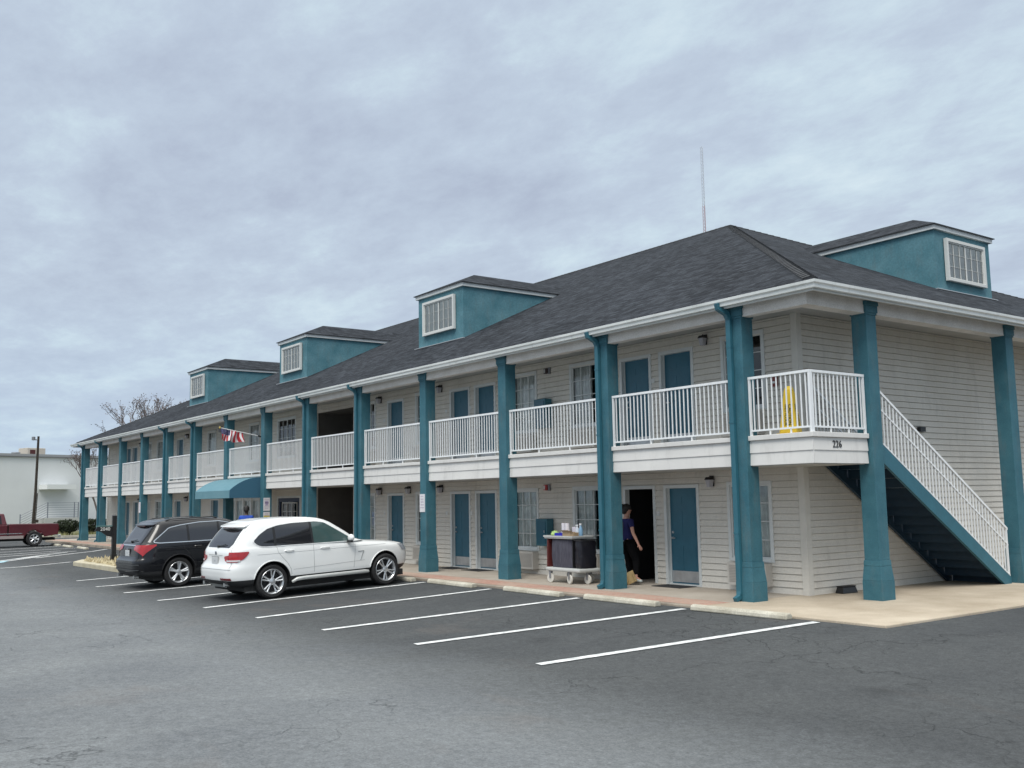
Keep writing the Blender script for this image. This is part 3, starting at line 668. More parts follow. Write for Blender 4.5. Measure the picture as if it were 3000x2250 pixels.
# thin roof edge (drip) and gutter
def gutter_path(pts, closed=False):
    prof = [(0, 0.0), (.0, -.125), (.075, -.125), (.082, -.07), (.112, -.045), (.118, 0.0), (.105, .004), (.10, -.01)]   # (outward, z)
    mb = MB(); n = len(pts); m = len(prof); dirs = []
    for i in range(n):
        dp_ = (Vector(pts[i])-Vector(pts[i-1])).normalized() if i > 0 else None; dn = (Vector(pts[i+1])-Vector(pts[i])).normalized() if i < n-1 else None
        o1 = Vector((dp_.y, -dp_.x, 0)) if dp_ else None; o2 = Vector((dn.y, -dn.x, 0)) if dn else None
        if o1 and o2: o_ = (o1+o2); o_ = o_/o_.dot(o1)
        else: o_ = o1 or o2
        for (u_, z_) in prof: mb.v.append(tuple(Vector(pts[i])+o_*u_+Vector((0, 0, z_))))
    for i in range(n-1):
        for k in range(m-1): mb.f.append((i*m+k, (i+1)*m+k, (i+1)*m+k+1, i*m+k+1))
    for i in (0, n-1): mb.f.append(tuple(i*m+k for k in range(m-2)))
    return mb
gutter_path([(XL, YB, ZE+.02), (XL, EY+.09, ZE+.02), (EX-.09, EY+.09, ZE+.02), (EX-.09, YB, ZE+.02)]).build('gutter', GUT, B, nrm=False)
fs = MB(); fs.box(XL+.06, EX-.10, EY+.10, EY+.13, 5.315, 5.46); fs.box(EX-.13, EX-.10, EY+.13, YB, 5.315, 5.46); fs.box(XL+.06, XL+.09, EY+.13, YB, 5.315, 5.46)
fs.build('fascia_board', TRIM, B)
sf_ = MB(); sf_.box(XL+.09, EX-.13, EY+.13, WY+.02, 5.38, 5.40); sf_.box(WX-.02, EX-.13, WY+.02, YB, 5.38, 5.40); sf_.box(XL+.09, WEND, WY+.02, YB, 5.38, 5.40)
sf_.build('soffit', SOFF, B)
MB().box(XL+1, WX, YB-.9, YB-.8, 0, 5.4).build('back_wall', SIDE, B)
# ---- dormers
def dormer(name_w, cx_, base_y, face='y', half=1.33, wide=2.65):
    """front dormers face -Y; the gable end one faces +X (rotated)"""
    e_ = empty('dormer', (0, 0, 0), parent=B)
    zb_ = ZE+SL*(base_y-EY); zt_ = 8.50; yr = EY+(zt_+.12-ZE)/SL
    w_ = MB(); h = half
    # face + cheeks, cut along the roof slope
    def rz(y): return ZE+SL*(y-EY)-.03
    for sgn in (-1, 1):
        a = sgn*h
        w_.q((a, base_y, rz(base_y)), (a, yr-.25, rz(yr-.25)), (a, yr-.25, zt_), (a, base_y, zt_))
    w_.q((-h, base_y, rz(base_y)), (h, base_y, rz(base_y)), (h, base_y, zt_), (-h, base_y, zt_))
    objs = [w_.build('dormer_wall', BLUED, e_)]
    fz = MB(); o_ = .075; fz.box(-h-o_, h+o_, base_y-o_, base_y+.001-.0, zt_-.0, zt_+.13)
    for sgn in (-1, 1):
        fz.box(min(sgn*h, sgn*(h+o_)), max(sgn*h, sgn*(h+o_)), base_y+.001, yr+.05, zt_, zt_+.13)
    objs.append(fz.build('dormer_fascia', TRIM, e_))
    # hip roof
    H = h+o_+.05; y0_ = base_y-o_-.05; z0_ = zt_+.13; top = z0_+H*.44; yrid = EY+(top-ZE)/SL+.3; ye = EY+(z0_-ZE)/SL+.3
    apex = (0, y0_+H, top); back = (0, yrid, top)
    objs.append(slope_mesh('dormer_roof', [((-H, y0_, z0_), (H, y0_, z0_), apex), ((H, y0_, z0_), (H, ye, z0_), back, apex), ((-H, ye, z0_), (-H, y0_, z0_), apex, back)], e_))
    ed = MB(); ed.box(-H, H, y0_, y0_+.02, z0_-.022, z0_-.002)
    for sgn in (-1, 1): ed.box(min(sgn*H, sgn*(H-.02)), max(sgn*H, sgn*(H-.02)), y0_+.021, ye, z0_-.022, z0_-.002)
    objs.append(ed.build('drip_edge', BLACK, e_))
    fl = MB(); fl.box(-h-.12, h+.12, base_y-.10, base_y-.003, rz(base_y-.05)+.025, rz(base_y-.05)+.045); objs.append(fl.build('flashing', mat('flashing', (.5, .52, .53), .4, metal=.5), e_))
    wn = window_proto(1.86, 1.10, 6, 3, None, True, col=mat('vinyl_white', (.62, .63, .61), .5), mt=.005); wn.parent = e_; wn.location = (-.93, base_y-.075, 7.22)
    MB().box(.08, 1.78, .030, .040, .075, 1.02).build('blind', mat('blind', (.84, .84, .80), .8, var=.06, vscale=20), wn)
    return e_
for c in (-16.02, -27.3, -38.6):
    d = dormer('', 0, 2.68); d.location = (c, 0, 0)
# gable end dormer: rotate so that -Y face becomes +X ; EY line maps to EX line
dE = dormer('', 0, 2.88); dE.rotation_euler = (0, 0, R(90)); dE.location = (EX+EY+.0, 10.38, 0)
# ---- awning over the lobby
aw = empty('awning', (0, 0, 0), parent=B)
prof = [(-.02, 2.845), (-.24, 2.83), (-.48, 2.785), (-.70, 2.71), (-.88, 2.62), (-1.05, 2.51), (-1.15, 2.43), (-1.21, 2.375), (-1.215, 2.10)]
m = MB(); x0_, x1_ = -27.45, -23.9
for i in range(len(prof)-1):
    m.q((x0_, *prof[i]), (x1_, *prof[i]), (x1_, *prof[i+1]), (x0_, *prof[i+1]))
m.build('awning_cover', AWN, aw, smooth=30)
m = MB()
for xx in (x0_, x1_): m.q(*[(xx, *p) for p in prof], (xx, -.02, 2.10))
build_split(m, 'awning_end', mat('awning_end', (0.035, 0.12, 0.19), 0.8), aw)
# ---- small fixtures of the building
MB().box(WX+.03, WX+.11, 5.40, 5.60, 3.18, 3.28).build('wall_camera', BLACK, B)

# ------------------------------------------------------------------ loose things near the building
def cabinet(name, x0, x1, z0, z1, label, parent=None):
    e_ = empty(name, ((x0+x1)/2, WY-.02, z0)); tag(e_, label, 'cabinet', 'extinguisher cabinets on the motel wall'); w_ = (x1-x0)/2; h_ = z1-z0
    MB().box(-w_, w_, -.22, 0, 0, h_).build('cabinet_body', BLUEP, e_, bevel=.01)
    f_ = MB(); f_.box(-w_+.05, w_-.05, -.232, -.2205, .06, h_-.06); f_.build('cabinet_door', mat('cab_door', (.02, .10, .15), .3), e_)
    MB().tube([(w_-.08, -.232, h_*.5), (w_-.08, -.25, h_*.5), (w_-.08, -.25, h_*.58)], .008, 6).build('handle', STEEL, e_)
    return e_
cabinet('extinguisher_cabinet', -9.40, -8.95, .72, 1.39, 'teal extinguisher cabinet on the ground floor wall behind the housekeeping cart')
cabinet('extinguisher_cabinet', -9.38, -8.92, 3.66, 4.40, 'teal extinguisher cabinet on the upper wall behind the balcony railing, between two windows')
def horn(x, z, label, col):
    e_ = empty('alarm_horn', (x, WY-.02, z)); tag(e_, label, 'alarm horn')
    MB().box(-.07, .07, -.06, 0, -.07, .07).build('horn_body', col, e_, bevel=.01)
    MB().box(-.05, .0, -.066, -.061, -.05, .05).build('strobe', mat('strobe', (.6, .6, .6), .2), e_)
    MB().box(.08, .16, -.03, 0, -.08, .08).build('back_plate', GREYM, e_)
RED = mat('alarm_red', (.42, .03, .025), .4)
horn(-9.2, 2.17, 'small red fire alarm horn high on the ground floor wall above the cart', RED)
horn(-9.1, 5.12, 'small dark alarm horn high on the upper floor wall between two windows', mat('horn_dark', (.05, .03, .03), .4))
e_ = empty('alarm_bell', (-.45, .45, 5.375)); tag(e_, 'round red alarm bell hanging under the soffit above the corner balcony', 'alarm bell')
MB().lathe([(.02, -.02), (.13, -.02), (.15, -.045), (.12, -.075), (.03, -.085)], 20).build('bell_dish', mat('bell_red', (.55, .06, .05), .4), e_, smooth=40)
MB().lathe([(.05, 0), (.05, -.02)], 12).build('bell_base', BLACK, e_)
e_ = empty('fire_pull_station', (-1.9, WY-.02, 4.1)); tag(e_, 'dark red fire pull box on the upper corner wall above the yellow cone', 'fire alarm box')
MB().box(-.06, .06, -.06, 0, -.1, .12).build('box_body', mat('dark_red', (.20, .025, .02), .4), e_, bevel=.01); MB().box(-.035, .035, -.075, -.061, -.04, .0).build('pull_handle', WHITE, e_)
e_ = empty('bait_box', (WX+.18, 2.4, 0)); tag(e_, 'low black plastic bait box on the concrete against the end wall', 'bait box')
MB().fr(-.10, .10, -.23, .23, .0, .12, -.07, .07, -.20, .20).build('box_body', BLACK, e_, bevel=.012); MB().box(-.075, .075, -.205, .205, .1205, .135).build('box_lid', RUB, e_)
# notices on columns
PAPER = mat('paper', (.66, .65, .67), .6, var=.05)
def notice(loc, w_, h_, face, label, lines=5, extra=None):
    e_ = empty('notice', loc); tag(e_, label, 'notice')
    if face == 'y': MB().box(-w_/2, w_/2, -.012, 0, -h_/2, h_/2).build('sheet', PAPER, e_)
    else: MB().box(0, .012, -w_/2, w_/2, -h_/2, h_/2).build('sheet', PAPER, e_)
    p = MB(); rnd = random.Random(len(label))
    for i in range(lines):
        z = h_/2-.06-i*(h_-.1)/lines; l_ = w_*rnd.uniform(.5, .8)/2; t_ = rnd.uniform(.004, .012)
        if face == 'y': p.box(-l_, l_, -.015, -.0125, z-t_, z+t_)
        else: p.box(.0125, .015, -l_, l_, z-t_, z+t_)
    p.build('print', mat('faded_print', (.42, .36, .46), .7), e_); return e_
fy = CYC-.155
notice((colx[3]-.03, fy-.001, 1.83), .26, .48, 'y', 'white paper notice on the front of the column behind the white car')
notice((colx[10]-.03, fy-.001, 1.80), .26, .50, 'y', 'white paper notice on a far column, seen above the dark car tailgate', 6)
n_ = notice((colx[6]+.156, CYC-.04, 1.86), .24, .46, 'x', 'white and lilac poster on the column right of the lobby awning', 7)
MB().lathe([(.0, .0125), (.07, .0125), (.07, .015), (.0, .015)], 20, 'x', (0, 0, .05)).build('print', mat('lilac', (.45, .38, .58), .6), n_)
n_ = notice((colx[6]+.156, CYC-.04, 1.49), .24, .20, 'x', 'small white and yellow notice below the lilac poster on its column', 2)
MB().box(.0125, .015, -.11, .11, -.095, -.03).build('print', mat('yellow_print', (.55, .45, .08), .6), n_)
# flag
e_ = empty('flag', (colx[6], -.22, 4.30)); tag(e_, 'American flag on a white pole angled out from a column above the awning', 'flag')
tip = Vector((0, -1.46, .26)); MB().tube([(0, 0, 0), tip], .014, 8).build('pole', WHITE, e_); MB().ell((tip.x, tip.y-.02, tip.z+.004), (.04, .04, .04)).build('finial', mat('brass', (.55, .42, .12), .3, metal=.8), e_)
MB().tube([(0, .03, -.02), (0, -.08, .02)], .03, 8).build('bracket', BLACK, e_)
nu, nv = 26, 22
def fpt(u, v):   # u along pole from tip (0) to base (1) ; v down
    p = tip*(1-u*.57)+Vector((0, .0, -.014)); drop = v*(.41-.06*u)
    return Vector((p.x+.07*math.sin(u*13+v*2.2)*(.3+v)+.03*math.sin(u*29+1), p.y+.05*math.sin(v*3+u*5)*v+.04*v*math.sin(u*9), p.z-drop+.02*math.sin(u*17)*v))
cl_ = MB(); kinds = []
for i in range(nu+1):
    for j in range(nv+1): cl_.v.append(tuple(fpt(i/nu, j/nv)))
for i in range(nu):
    for j in range(nv):
        canton = i/nu < .42 and j/nv < .5
        kinds.append((3 if i % 2 == 1 and j % 3 == 1 else 2) if canton else (0 if (i//2) % 2 == 0 else 1))
        cl_.f.append((i*(nv+1)+j, (i+1)*(nv+1)+j, (i+1)*(nv+1)+j+1, i*(nv+1)+j+1))
fo = cl_.build('cloth', mat('flag_red', (.45, .03, .04), .8), e_, smooth=60, nrm=False)
for k_, c_ in (('flag_white', (.68, .66, .68)), ('flag_blue', (.045, .045, .13)), ('flag_star', (.30, .30, .38))): fo.data.materials.append(mat(k_, c_, .8))
for pg, k_ in zip(fo.data.polygons, kinds): pg.material_index = k_
# wet floor cone on the corner balcony
e_ = empty('wet_floor_sign', (-.72, .36, 2.945), R(20)); tag(e_, 'tall yellow caution wet floor cone standing on the corner balcony', 'warning sign')
YEL = mat('yellow_plastic', (.72, .50, .03), .45, var=.06)
c = MB(); c.box(-.20, .20, -.20, .20, 0, .03); c.fr(-.16, .16, -.16, .16, .03, .80, -.075, .075, -.075, .075); c.fr(-.075, .075, -.075, .075, .80, .88, -.045, .045, -.045, .045)
c.build('cone_body', YEL, e_, bevel=.012)
tilt = math.atan2(.085, .77)
for rz_ in (0, 90, 180, 270):
    Mz = Matrix.Rotation(R(rz_), 4, 'Z') @ Matrix.Translation((0, -.127, .36)) @ Matrix.Rotation(R(90)-tilt, 4, 'X') @ Matrix.Rotation(R(-90), 4, 'Z')
    for k, wd in enumerate(('CAUTION', 'WET FLOOR')):
        text_mesh('lettering', wd, .085 if k == 0 else .07, BLACK, e_, Mz @ Matrix.Translation((0, .035-.07*k, .004)), .002)

# ------------------------------------------------------------------ kerbs / wheel stops
def stop_proto():
    m = MB(); pr = [(-.085, 0), (.085, 0), (.075, .06), (.045, .10), (-.045, .10), (-.075, .06)]
    m.prism(pr, 'x', -1.0, 1.0); return m.build('wheel_stop', KERB, bevel=.018)
stops = [(-.54, -1.43, 'pale concrete wheel stop nearest the corner of the walk', 3), (-3.37, -1.45, 'pale concrete wheel stop in front of the closed teal door and the open doorway', 1), (-6.05, -1.45, 'pale concrete wheel stop beside the housekeeping cart', 0),
         (-9.15, -1.45, 'pale concrete wheel stop just right of the white car nose', 0), (-11.75, -1.47, 'concrete wheel stop under the nose of the white car', 0), (-14.3, -1.47, 'concrete wheel stop between the two parked sport utility cars', 0),
         (-40.6, -2.1, 'small pale wheel stop at the left end of the building, rightmost of three', 0), (-43.6, -2.1, 'small pale wheel stop at the left end of the building, middle of three', 0), (-46.4, -2.05, 'small pale wheel stop behind the pickup, leftmost of three', 0)]
ps = stop_proto()
for i, (x, y, lb, rz_) in enumerate(stops):
    o = ps if i == 0 else inst(ps); o.location = (x, y, gz(x, y)+.001); o.rotation_euler = (0, 0, R(-2+rz_)); tag(o, lb, 'wheel stop', 'wheel stops along the walk')

# ------------------------------------------------------------------ island with sign post
ip = [(-29.0, -4.9), (-27.8, -5.45), (-23.0, -5.2), (-22.6, -3.6), (-23.0, -2.0), (-27.0, -2.0), (-28.6, -3.2), (-29.2, -4.2)]
poly_slab('island_kerb', ip, -.6, -.055, mat('yellow_kerb', (.42, .375, .26), .85, col2=(.52, .48, .37), vscale=3), .03)
mc = MB(); rnd = random.Random(3)
for k in range(1500):
    x = rnd.uniform(-28.6, -22.9); y = rnd.uniform(-5.1, -2.3)
    if x < -27.6 and (y > -3.4 or y < -4.9): continue
    h_ = rnd.uniform(.02, .12)*(1 if rnd.random() < .8 else 1.6); s_ = rnd.uniform(.03, .10); a = rnd.uniform(0, 6.28)
    p = [(x+s_*math.cos(a+t)*rnd.uniform(.6, 1.2), y+s_*math.sin(a+t)*rnd.uniform(.6, 1.2), -.05) for t in (0, 2.1, 4.2)]; tp = (x+rnd.uniform(-.05, .05), y+rnd.uniform(-.05, .05), -.045+h_)
    b = len(mc.v); mc.v += p+[tp]; mc.f += [(b, b+1, b+3), (b+1, b+2, b+3), (b+2, b, b+3)]
tag(mc.build('mulch', mat('mulch', (.36, .29, .17), .95, col2=(.55, .49, .33), vscale=7)), 'pale straw and wood chip cover on the yellow kerbed island', 'mulch', kind='stuff')
e_ = empty('address_sign', (-26.55, -4.40, -.055)); tag(e_, 'black post with a curved black hanging number sign on the kerbed island', 'sign')
p = MB(); p.box(-.07, .07, -.07, .07, 0, 1.60); p.fr(-.09, .09, -.09, .09, 1.60, 1.64, -.02, .02, -.02, .02); p.box(-.09, .09, -.09, .09, 0, .25); p.build('post', BLACK, e_)
MB().box(-.03, .03, -.62, -.07, 1.37, 1.41).xf(Matrix.Translation((0,0,-.14))).build('bracket_arm', mat('arm_teal', (.10, .20, .20), .5), e_)
pp = [(-.071, 1.225), (-.58, 1.225), (-.66, 1.09), (-.45, 1.05), (-.25, .90), (-.071, .86)]
MB().prism(pp, 'x', -.02, .02).build('sign_board', BLACK, e_)
text_mesh('digits', '2040', .17, WHITE, e_, basis((0, 1, 0), (0, 0, 1), (.022, -.31, 1.14)))

# ------------------------------------------------------------------ vehicles
def interp(tab, z, k):
    if z <= tab[0][0]: return tab[0][k]
    for a, b in zip(tab, tab[1:]):
        if z <= b[0]:
            t = (z-a[0])/(b[0]-a[0]); return a[k]+(b[k]-a[k])*t
    return tab[-1][k]
class Shell:
    """body made of stacked plan outlines; rows (z, rear l, front l, half width, exponent)"""
    def __init__(s, tab): s.tab = tab; s.cache = {}
    def outline(s, z):
        key = round(z, 4)
        if key in s.cache: return s.cache[key]
        lr, lf, w, n = (interp(s.tab, z, k) for k in (1, 2, 3, 4))
        lc = (lr+lf)/2; L_ = (lf-lr)/2; pts = []
        for i in range(721):
            t = -math.pi/2+math.pi*i/720; c, sn = math.cos(t), math.sin(t)
            m_ = n if sn < 0 else (3.6 if z < 1.12 else n); pts.append((w*abs(c)**(2/m_), lc+L_*math.copysign(abs(sn)**(2/m_), sn)))
        acc = [0]
        for a, b in zip(pts, pts[1:]): acc.append(acc[-1]+math.hypot(b[0]-a[0], b[1]-a[1]))
        s.cache[key] = (pts, acc); return s.cache[key]
    def at(s, z, d, off=0.0):
        pts, acc = s.outline(z)
        d = max(0, min(acc[-1], d)); lo, hi = 0, len(acc)-1
        while hi-lo > 1:
            m_ = (lo+hi)//2
            if acc[m_] <= d: lo = m_
            else: hi = m_
        t = (d-acc[lo])/max(1e-9, acc[hi]-acc[lo]); a, b = pts[lo], pts[hi]
        i0, i1 = max(0, lo-4), min(len(pts)-1, hi+4)
        tx, ty = pts[i1][0]-pts[i0][0], pts[i1][1]-pts[i0][1]; L_ = math.hypot(tx, ty) or 1
        return (a[0]+(b[0]-a[0])*t+ty/L_*off, a[1]+(b[1]-a[1])*t-tx/L_*off)
    def s_of_l(s, z, l):
        pts, acc = s.outline(z)
        for i, p in enumerate(pts):
            if p[1] >= l: return acc[i]
        return acc[-1]
    def s_of_x(s, z, x):      # on the rear face
        pts, acc = s.outline(z)
        for i, p in enumerate(pts):
            if p[0] >= x: return acc[i]
        return acc[-1]
    def body(s, zs, n=44):
        mb = MB(); m = 2*n
        for z in zs:
            tot = s.outline(z)[1][-1]
            right = [s.at(z, tot*i/n) for i in range(n+1)]
            loop = right+[(-p[0], p[1]) for p in right[-2:0:-1]]
            mb.v += [(p[0], p[1], z) for p in loop]
        for j in range(len(zs)-1):
            for k in range(m): mb.f.append((j*m+k, j*m+(k+1) % m, (j+1)*m+(k+1) % m, (j+1)*m+k))
        mb.f.append(tuple(range(m))[::-1])
        top = (len(zs)-1)*m
        # cap the roof with strips between the two sides
        for k in range(n): 
            a, b, c, d = top+k, top+k+1, top+(m-k-1) % m, top+(m-k) % m
            if k == 0: mb.f.append((a, b, c))
            elif k == n-1: mb.f.append((a, b, d))
            else: mb.f.append((a, b, c, d))
        return mb
    def patch(s, zs, s0, s1, ns=20, off=.006, side=1, thick=0):
        mb = MB(); ns_ = ns+1
        for z in zs:
            a, b = s0(z), s1(z)
            for i in range(ns_):
                p = s.at(z, a+(b-a)*i/ns, off); mb.v.append((side*p[0], p[1], z))
        for j in range(len(zs)-1):
            for i in range(ns): mb.f.append((j*ns_+i, j*ns_+i+1, (j+1)*ns_+i+1, (j+1)*ns_+i))
        return mb
    def rearpatch(s, zs, xf, ns=20, off=.006):
        mb = MB()
        for z in zs:
            w_ = xf(z)
            for i in range(-ns, ns+1):
                d = s.s_of_x(z, w_)*abs(i)/ns; p = s.at(z, d, off); mb.v.append((math.copysign(p[0], i), p[1], z))
        m = 2*ns+1
        for j in range(len(zs)-1):
            for i in range(m-1): mb.f.append((j*m+i, j*m+i+1, (j+1)*m+i+1, (j+1)*m+i))
        return mb
def lin(a, b, n): return [a+(b-a)*i/n for i in range(n+1)]
def pl(pts, u):   # piecewise linear
    if u <= pts[0][0]: return pts[0][1]
    for a, b in zip(pts, pts[1:]):
        if u <= b[0]: return a[1]+(b[1]-a[1])*(u-a[0])/(b[0]-a[0])
    return pts[-1][1]
def side_window(sh, lo, hi, l0, l1, side, off=.006, n=40, m=8):
    """window between curves lo(l) and hi(l) on the body side"""
    mb = MB()
    for i in range(n+1):
        l = l0+(l1-l0)*i/n
        for j in range(m+1):
            z = lo(l)+(hi(l)-lo(l))*j/m; p = sh.at(z, sh.s_of_l(z, l), off); mb.v.append((side*p[0], l, z))
    for i in range(n):
        for j in range(m): mb.f.append((i*(m+1)+j, (i+1)*(m+1)+j, (i+1)*(m+1)+j+1, i*(m+1)+j+1))
    return mb
def boolean_cut(o, cutters):
    for c in cutters:
        md = o.modifiers.new('cut', 'BOOLEAN'); md.operation = 'DIFFERENCE'; md.object = c; md.solver = 'EXACT'
        try: md.material_mode = 'TRANSFER'
        except Exception: pass
    dg = bpy.context.evaluated_depsgraph_get(); dg.update()
    me_ = bpy.data.meshes.new_from_object(o.evaluated_get(dg)); o.modifiers.clear(); o.data = me_
    for c in cutters: bpy.data.objects.remove(c)
TYRE = RUB
RIM = mat('alloy_rim', (.62, .64, .66), .28, metal=.75)
HUBD = mat('wheel_well_dark', (.02, .02, .022), .7)
def wheel_mesh(r, rr, spokes, style):
    ty = MB().lathe([(rr-.01, .105), (r-.045, .118), (r-.012, .095), (r, .05), (r, -.05), (r-.012, -.095), (r-.045, -.118), (rr-.01, -.105)], 40, 'x', closed=True)
    rim = MB().lathe([(rr-.012, .100), (rr+.004, .113), (rr+.012, .105), (rr+.004, -.10), (rr-.02, -.10), (rr-.035, .06)], 40, 'x', closed=True)
    for k in range(spokes):
        if style == 'V': angs = (2*math.pi*k/spokes-.17, 2*math.pi*k/spokes+.17); wd = .020
        else: angs = (2*math.pi*k/spokes-.12, 2*math.pi*k/spokes+.12); wd = .026
        for a in angs:
            a0 = 2*math.pi*k/spokes+(a-2*math.pi*k/spokes)*.25
            p0 = (.085, .055*math.cos(a0), .055*math.sin(a0)); p1 = (.080, .55*rr*math.cos(a), .55*rr*math.sin(a)); p2 = (.092, (rr-.015)*math.cos(a), (rr-.015)*math.sin(a))
            st_ = len(rim.v); rim.tube([p0, p1, p2], [wd*1.0, wd*.85, wd*1.15], 6)
    rim.lathe([(.075, .02), (.075, .095), (.055, .105), (.0, .107)], 20, 'x')
    disc = MB().lathe([(rr-.03, -.02), (rr-.03, .0), (.0, .0), (.0, -.02)], 28, 'x')
    return ty, rim, disc
def add_wheels(root, wb, track, r, rr, spokes, style, fat=1.0):
    ty, rim, disc = wheel_mesh(r, rr, spokes, style); t0 = None
    for l in (0, wb):
        for sd_ in (1, -1):
            if t0 is None:
                w_ = ty.build('wheel', TYRE, root, smooth=40); w_.scale = (fat, 1, 1)
                rim.build('rim', RIM, w_, smooth=40); disc.build('brake_disc', HUBD, w_, smooth=40); t0 = w_
            else: w_ = copy_tree(t0, root)
            w_.location = (sd_*track/2, l, r); w_.rotation_euler = (R(13*(l+sd_)), 0, 0 if sd_ > 0 else R(180))
def arch_cutters(wb, r, z, track):
    cs = []
    for l in (0, wb):
        for sd_ in (1, -1):
            c = MB().lathe([(r, sd_*(track/2-.24)), (r, sd_*1.3)], 40, 'x', (0, l, z)).build('cutter', HUBD); cs.append(c)
    return cs
def place_car(root, rear, front, wb, yaw_fix=0):
    (x0, y0), (x1, y1) = rear, front; z0, z1 = gz(x0, y0), gz(x1, y1)
    yv = Vector((x1-x0, y1-y0, z1-z0)).normalized(); xv = yv.cross(Vector((0, 0, 1))).normalized(); zv = xv.cross(yv)
    root.matrix_world = Matrix.Translation((x0, y0, z0+.004)) @ Matrix((xv, yv, zv)).transposed().to_4x4()
CARGL = mat('car_glass_dark', (.012, .013, .017), .04, spec=.9, coat=.3)
CARGL2 = mat('car_glass_clear', (.050, .090, .088), .04, spec=.9, coat=.3)
REDL = mat('tail_lens', (.30, .006, .010), .10, coat=.8, col2=(.42, .012, .016), vscale=9); REDD = mat('tail_lens_dark', (.16, .01, .015), .15, coat=.6)
CHROME = mat('chrome', (.75, .77, .78), .18, metal=.95)
PLAS = mat('black_plastic', (.015, .016, .018), .6)
SEAM = mat('seam_dark', (.02, .02, .02), .8)
PLATE = mat('plate_white', (.55, .57, .58), .4)
def suv(kind):
    X5 = kind == 'white'
    if X5:
        PAINT = mat('white_car_paint', (.80, .815, .81), .30, coat=.8, spec=.5); wb = 2.933; tr = 1.66; wr = .378; rr = .265; W0 = .965
        tab = [(.30, -.80, 3.66, .87, 8), (.38, -.93, 3.78, .935, 8), (.50, -.99, 3.84, .962, 8), (.66, -1.00, 3.86, .968, 8), (.74, -.985, 3.86, .968, 8), (.80, -.93, 3.85, .966, 8), (.92, -.905, 3.78, .962, 8), (.97, -.905, 3.66, .958, 8), (1.01, -.90, 3.48, .954, 8),
               (1.05, -.895, 3.15, .948, 8), (1.09, -.88, 2.72, .938, 8), (1.13, -.86, 2.38, .925, 8), (1.17, -.83, 2.27, .906, 8), (1.30, -.74, 2.09, .876, 8), (1.45, -.62, 1.86, .832, 8), (1.58, -.50, 1.65, .788, 8),
               (1.65, -.43, 1.50, .755, 7.5), (1.70, -.34, 1.34, .705, 7), (1.735, -.18, 1.12, .63, 6), (1.755, .05, .82, .50, 5), (1.762, .2, .6, .3, 4)]
    else:
        PAINT = mat('black_car_paint', (.005, .0055, .008), .25, coat=.45, spec=.35); wb = 2.82; tr = 1.68; wr = .385; rr = .262; W0 = .985
        tab = [(.30, -.88, 3.72, .88, 9), (.38, -1.03, 3.80, .95, 9), (.50, -1.09, 3.86, .975, 9), (.66, -1.10, 3.88, .985, 9), (.74, -1.09, 3.88, .985, 9), (.80, -1.02, 3.87, .985, 9), (.92, -1.00, 3.82, .982, 9), (.98, -.99, 3.72, .978, 9), (1.03, -.985, 3.55, .972, 9),
               (1.07, -.97, 3.25, .966, 9), (1.11, -.95, 2.85, .956, 9), (1.15, -.93, 2.52, .942, 9), (1.18, -.90, 2.40, .93, 8), (1.30, -.80, 2.20, .90, 8), (1.45, -.69, 1.96, .86, 8), (1.58, -.60, 1.72, .815, 8),
               (1.65, -.56, 1.56, .785, 8), (1.70, -.49, 1.40, .745, 7), (1.745, -.32, 1.16, .67, 6), (1.768, -.05, .85, .54, 5), (1.776, .15, .6, .32, 4)]
    sh = Shell(tab); root = empty('white_suv' if X5 else 'black_suv'); root.name = 'parked_suv'
    zs = sorted(set([.46, .50, .56, .62, .66, .70, .74, .78, .82, .87, .92, .96, 1.0, 1.025, 1.05, 1.075, 1.10, 1.12, 1.14, 1.16, 1.18, 1.22, 1.26, 1.30, 1.35, 1.40, 1.45, 1.50, 1.54, 1.58, 1.62, 1.65, 1.68, 1.70, 1.72, 1.735, 1.745, 1.755, tab[-1][0]]))
    body = sh.body(zs).build('body', PAINT); boolean_cut(body, arch_cutters(wb, wr+.055, wr+.01, tr)); body.parent = root; body.data.shade_smooth(); body.data.set_sharp_from_angle(angle=R(38))
    sh2 = Shell([(z, a+.008, b-.008, w_-.006, n_) for z, a, b, w_, n_ in tab])
    cl = sh2.body([.30, .34, .38, .42, .4598]).build('lower_cladding', PLAS); boolean_cut(cl, arch_cutters(wb, wr+.055, wr+.01, tr)); cl.parent = root; cl.data.shade_smooth(); cl.data.set_sharp_from_angle(angle=R(38))
    # arch lips
    al = MB()
    for l in (0, wb):
        for sd_ in (1, -1):
            pts = []
            for k in range(25):
                a = R(-14)+R(208)*k/24; zz = wr+.01+(wr+.066)*math.sin(a); ll = l+(wr+.066)*math.cos(a)
                if zz < .46: continue
                p = sh.at(zz, sh.s_of_l(zz, ll), .0); pts.append((sd_*(p[0]+.002), ll, zz))
            al.tube(pts, .013, 6)
    build_split(al, 'wheel_arch_lip', PAINT if X5 else PLAS, root, smooth=60)
    add_wheels(root, wb, tr, wr, rr, 5, 'V' if X5 else 'P')
    # greenhouse side glass
    if X5:
        lo = lambda l: pl([(-.40, 1.27), (-.33, 1.20), (-.24, 1.165), (-.1, 1.155), (2.0, 1.135)], l)
        hi = lambda l: pl([(-.40, 1.29), (-.25, 1.42), (-.05, 1.53), (.2, 1.59), (.55, 1.62), (1.15, 1.622), (1.38, 1.585), (2.10, 1.15)], l); l0, l1 = -.40, 2.09
        cuts_ = [(.10, 1.60), (1.02, 1.62)]; trimc = WHITE
    else:
        lo = lambda l: pl([(-.62, 1.20), (-.5, 1.178), (.2, 1.165), (2.1, 1.15)], l)
        hi = lambda l: pl([(-.62, 1.22), (-.22, 1.53), (.1, 1.585), (.6, 1.63), (1.15, 1.63), (1.40, 1.58), (2.2, 1.17)], l); l0, l1 = -.62, 2.16
        cuts_ = [(.28, 1.6), (1.12, 1.6)]; trimc = CHROME
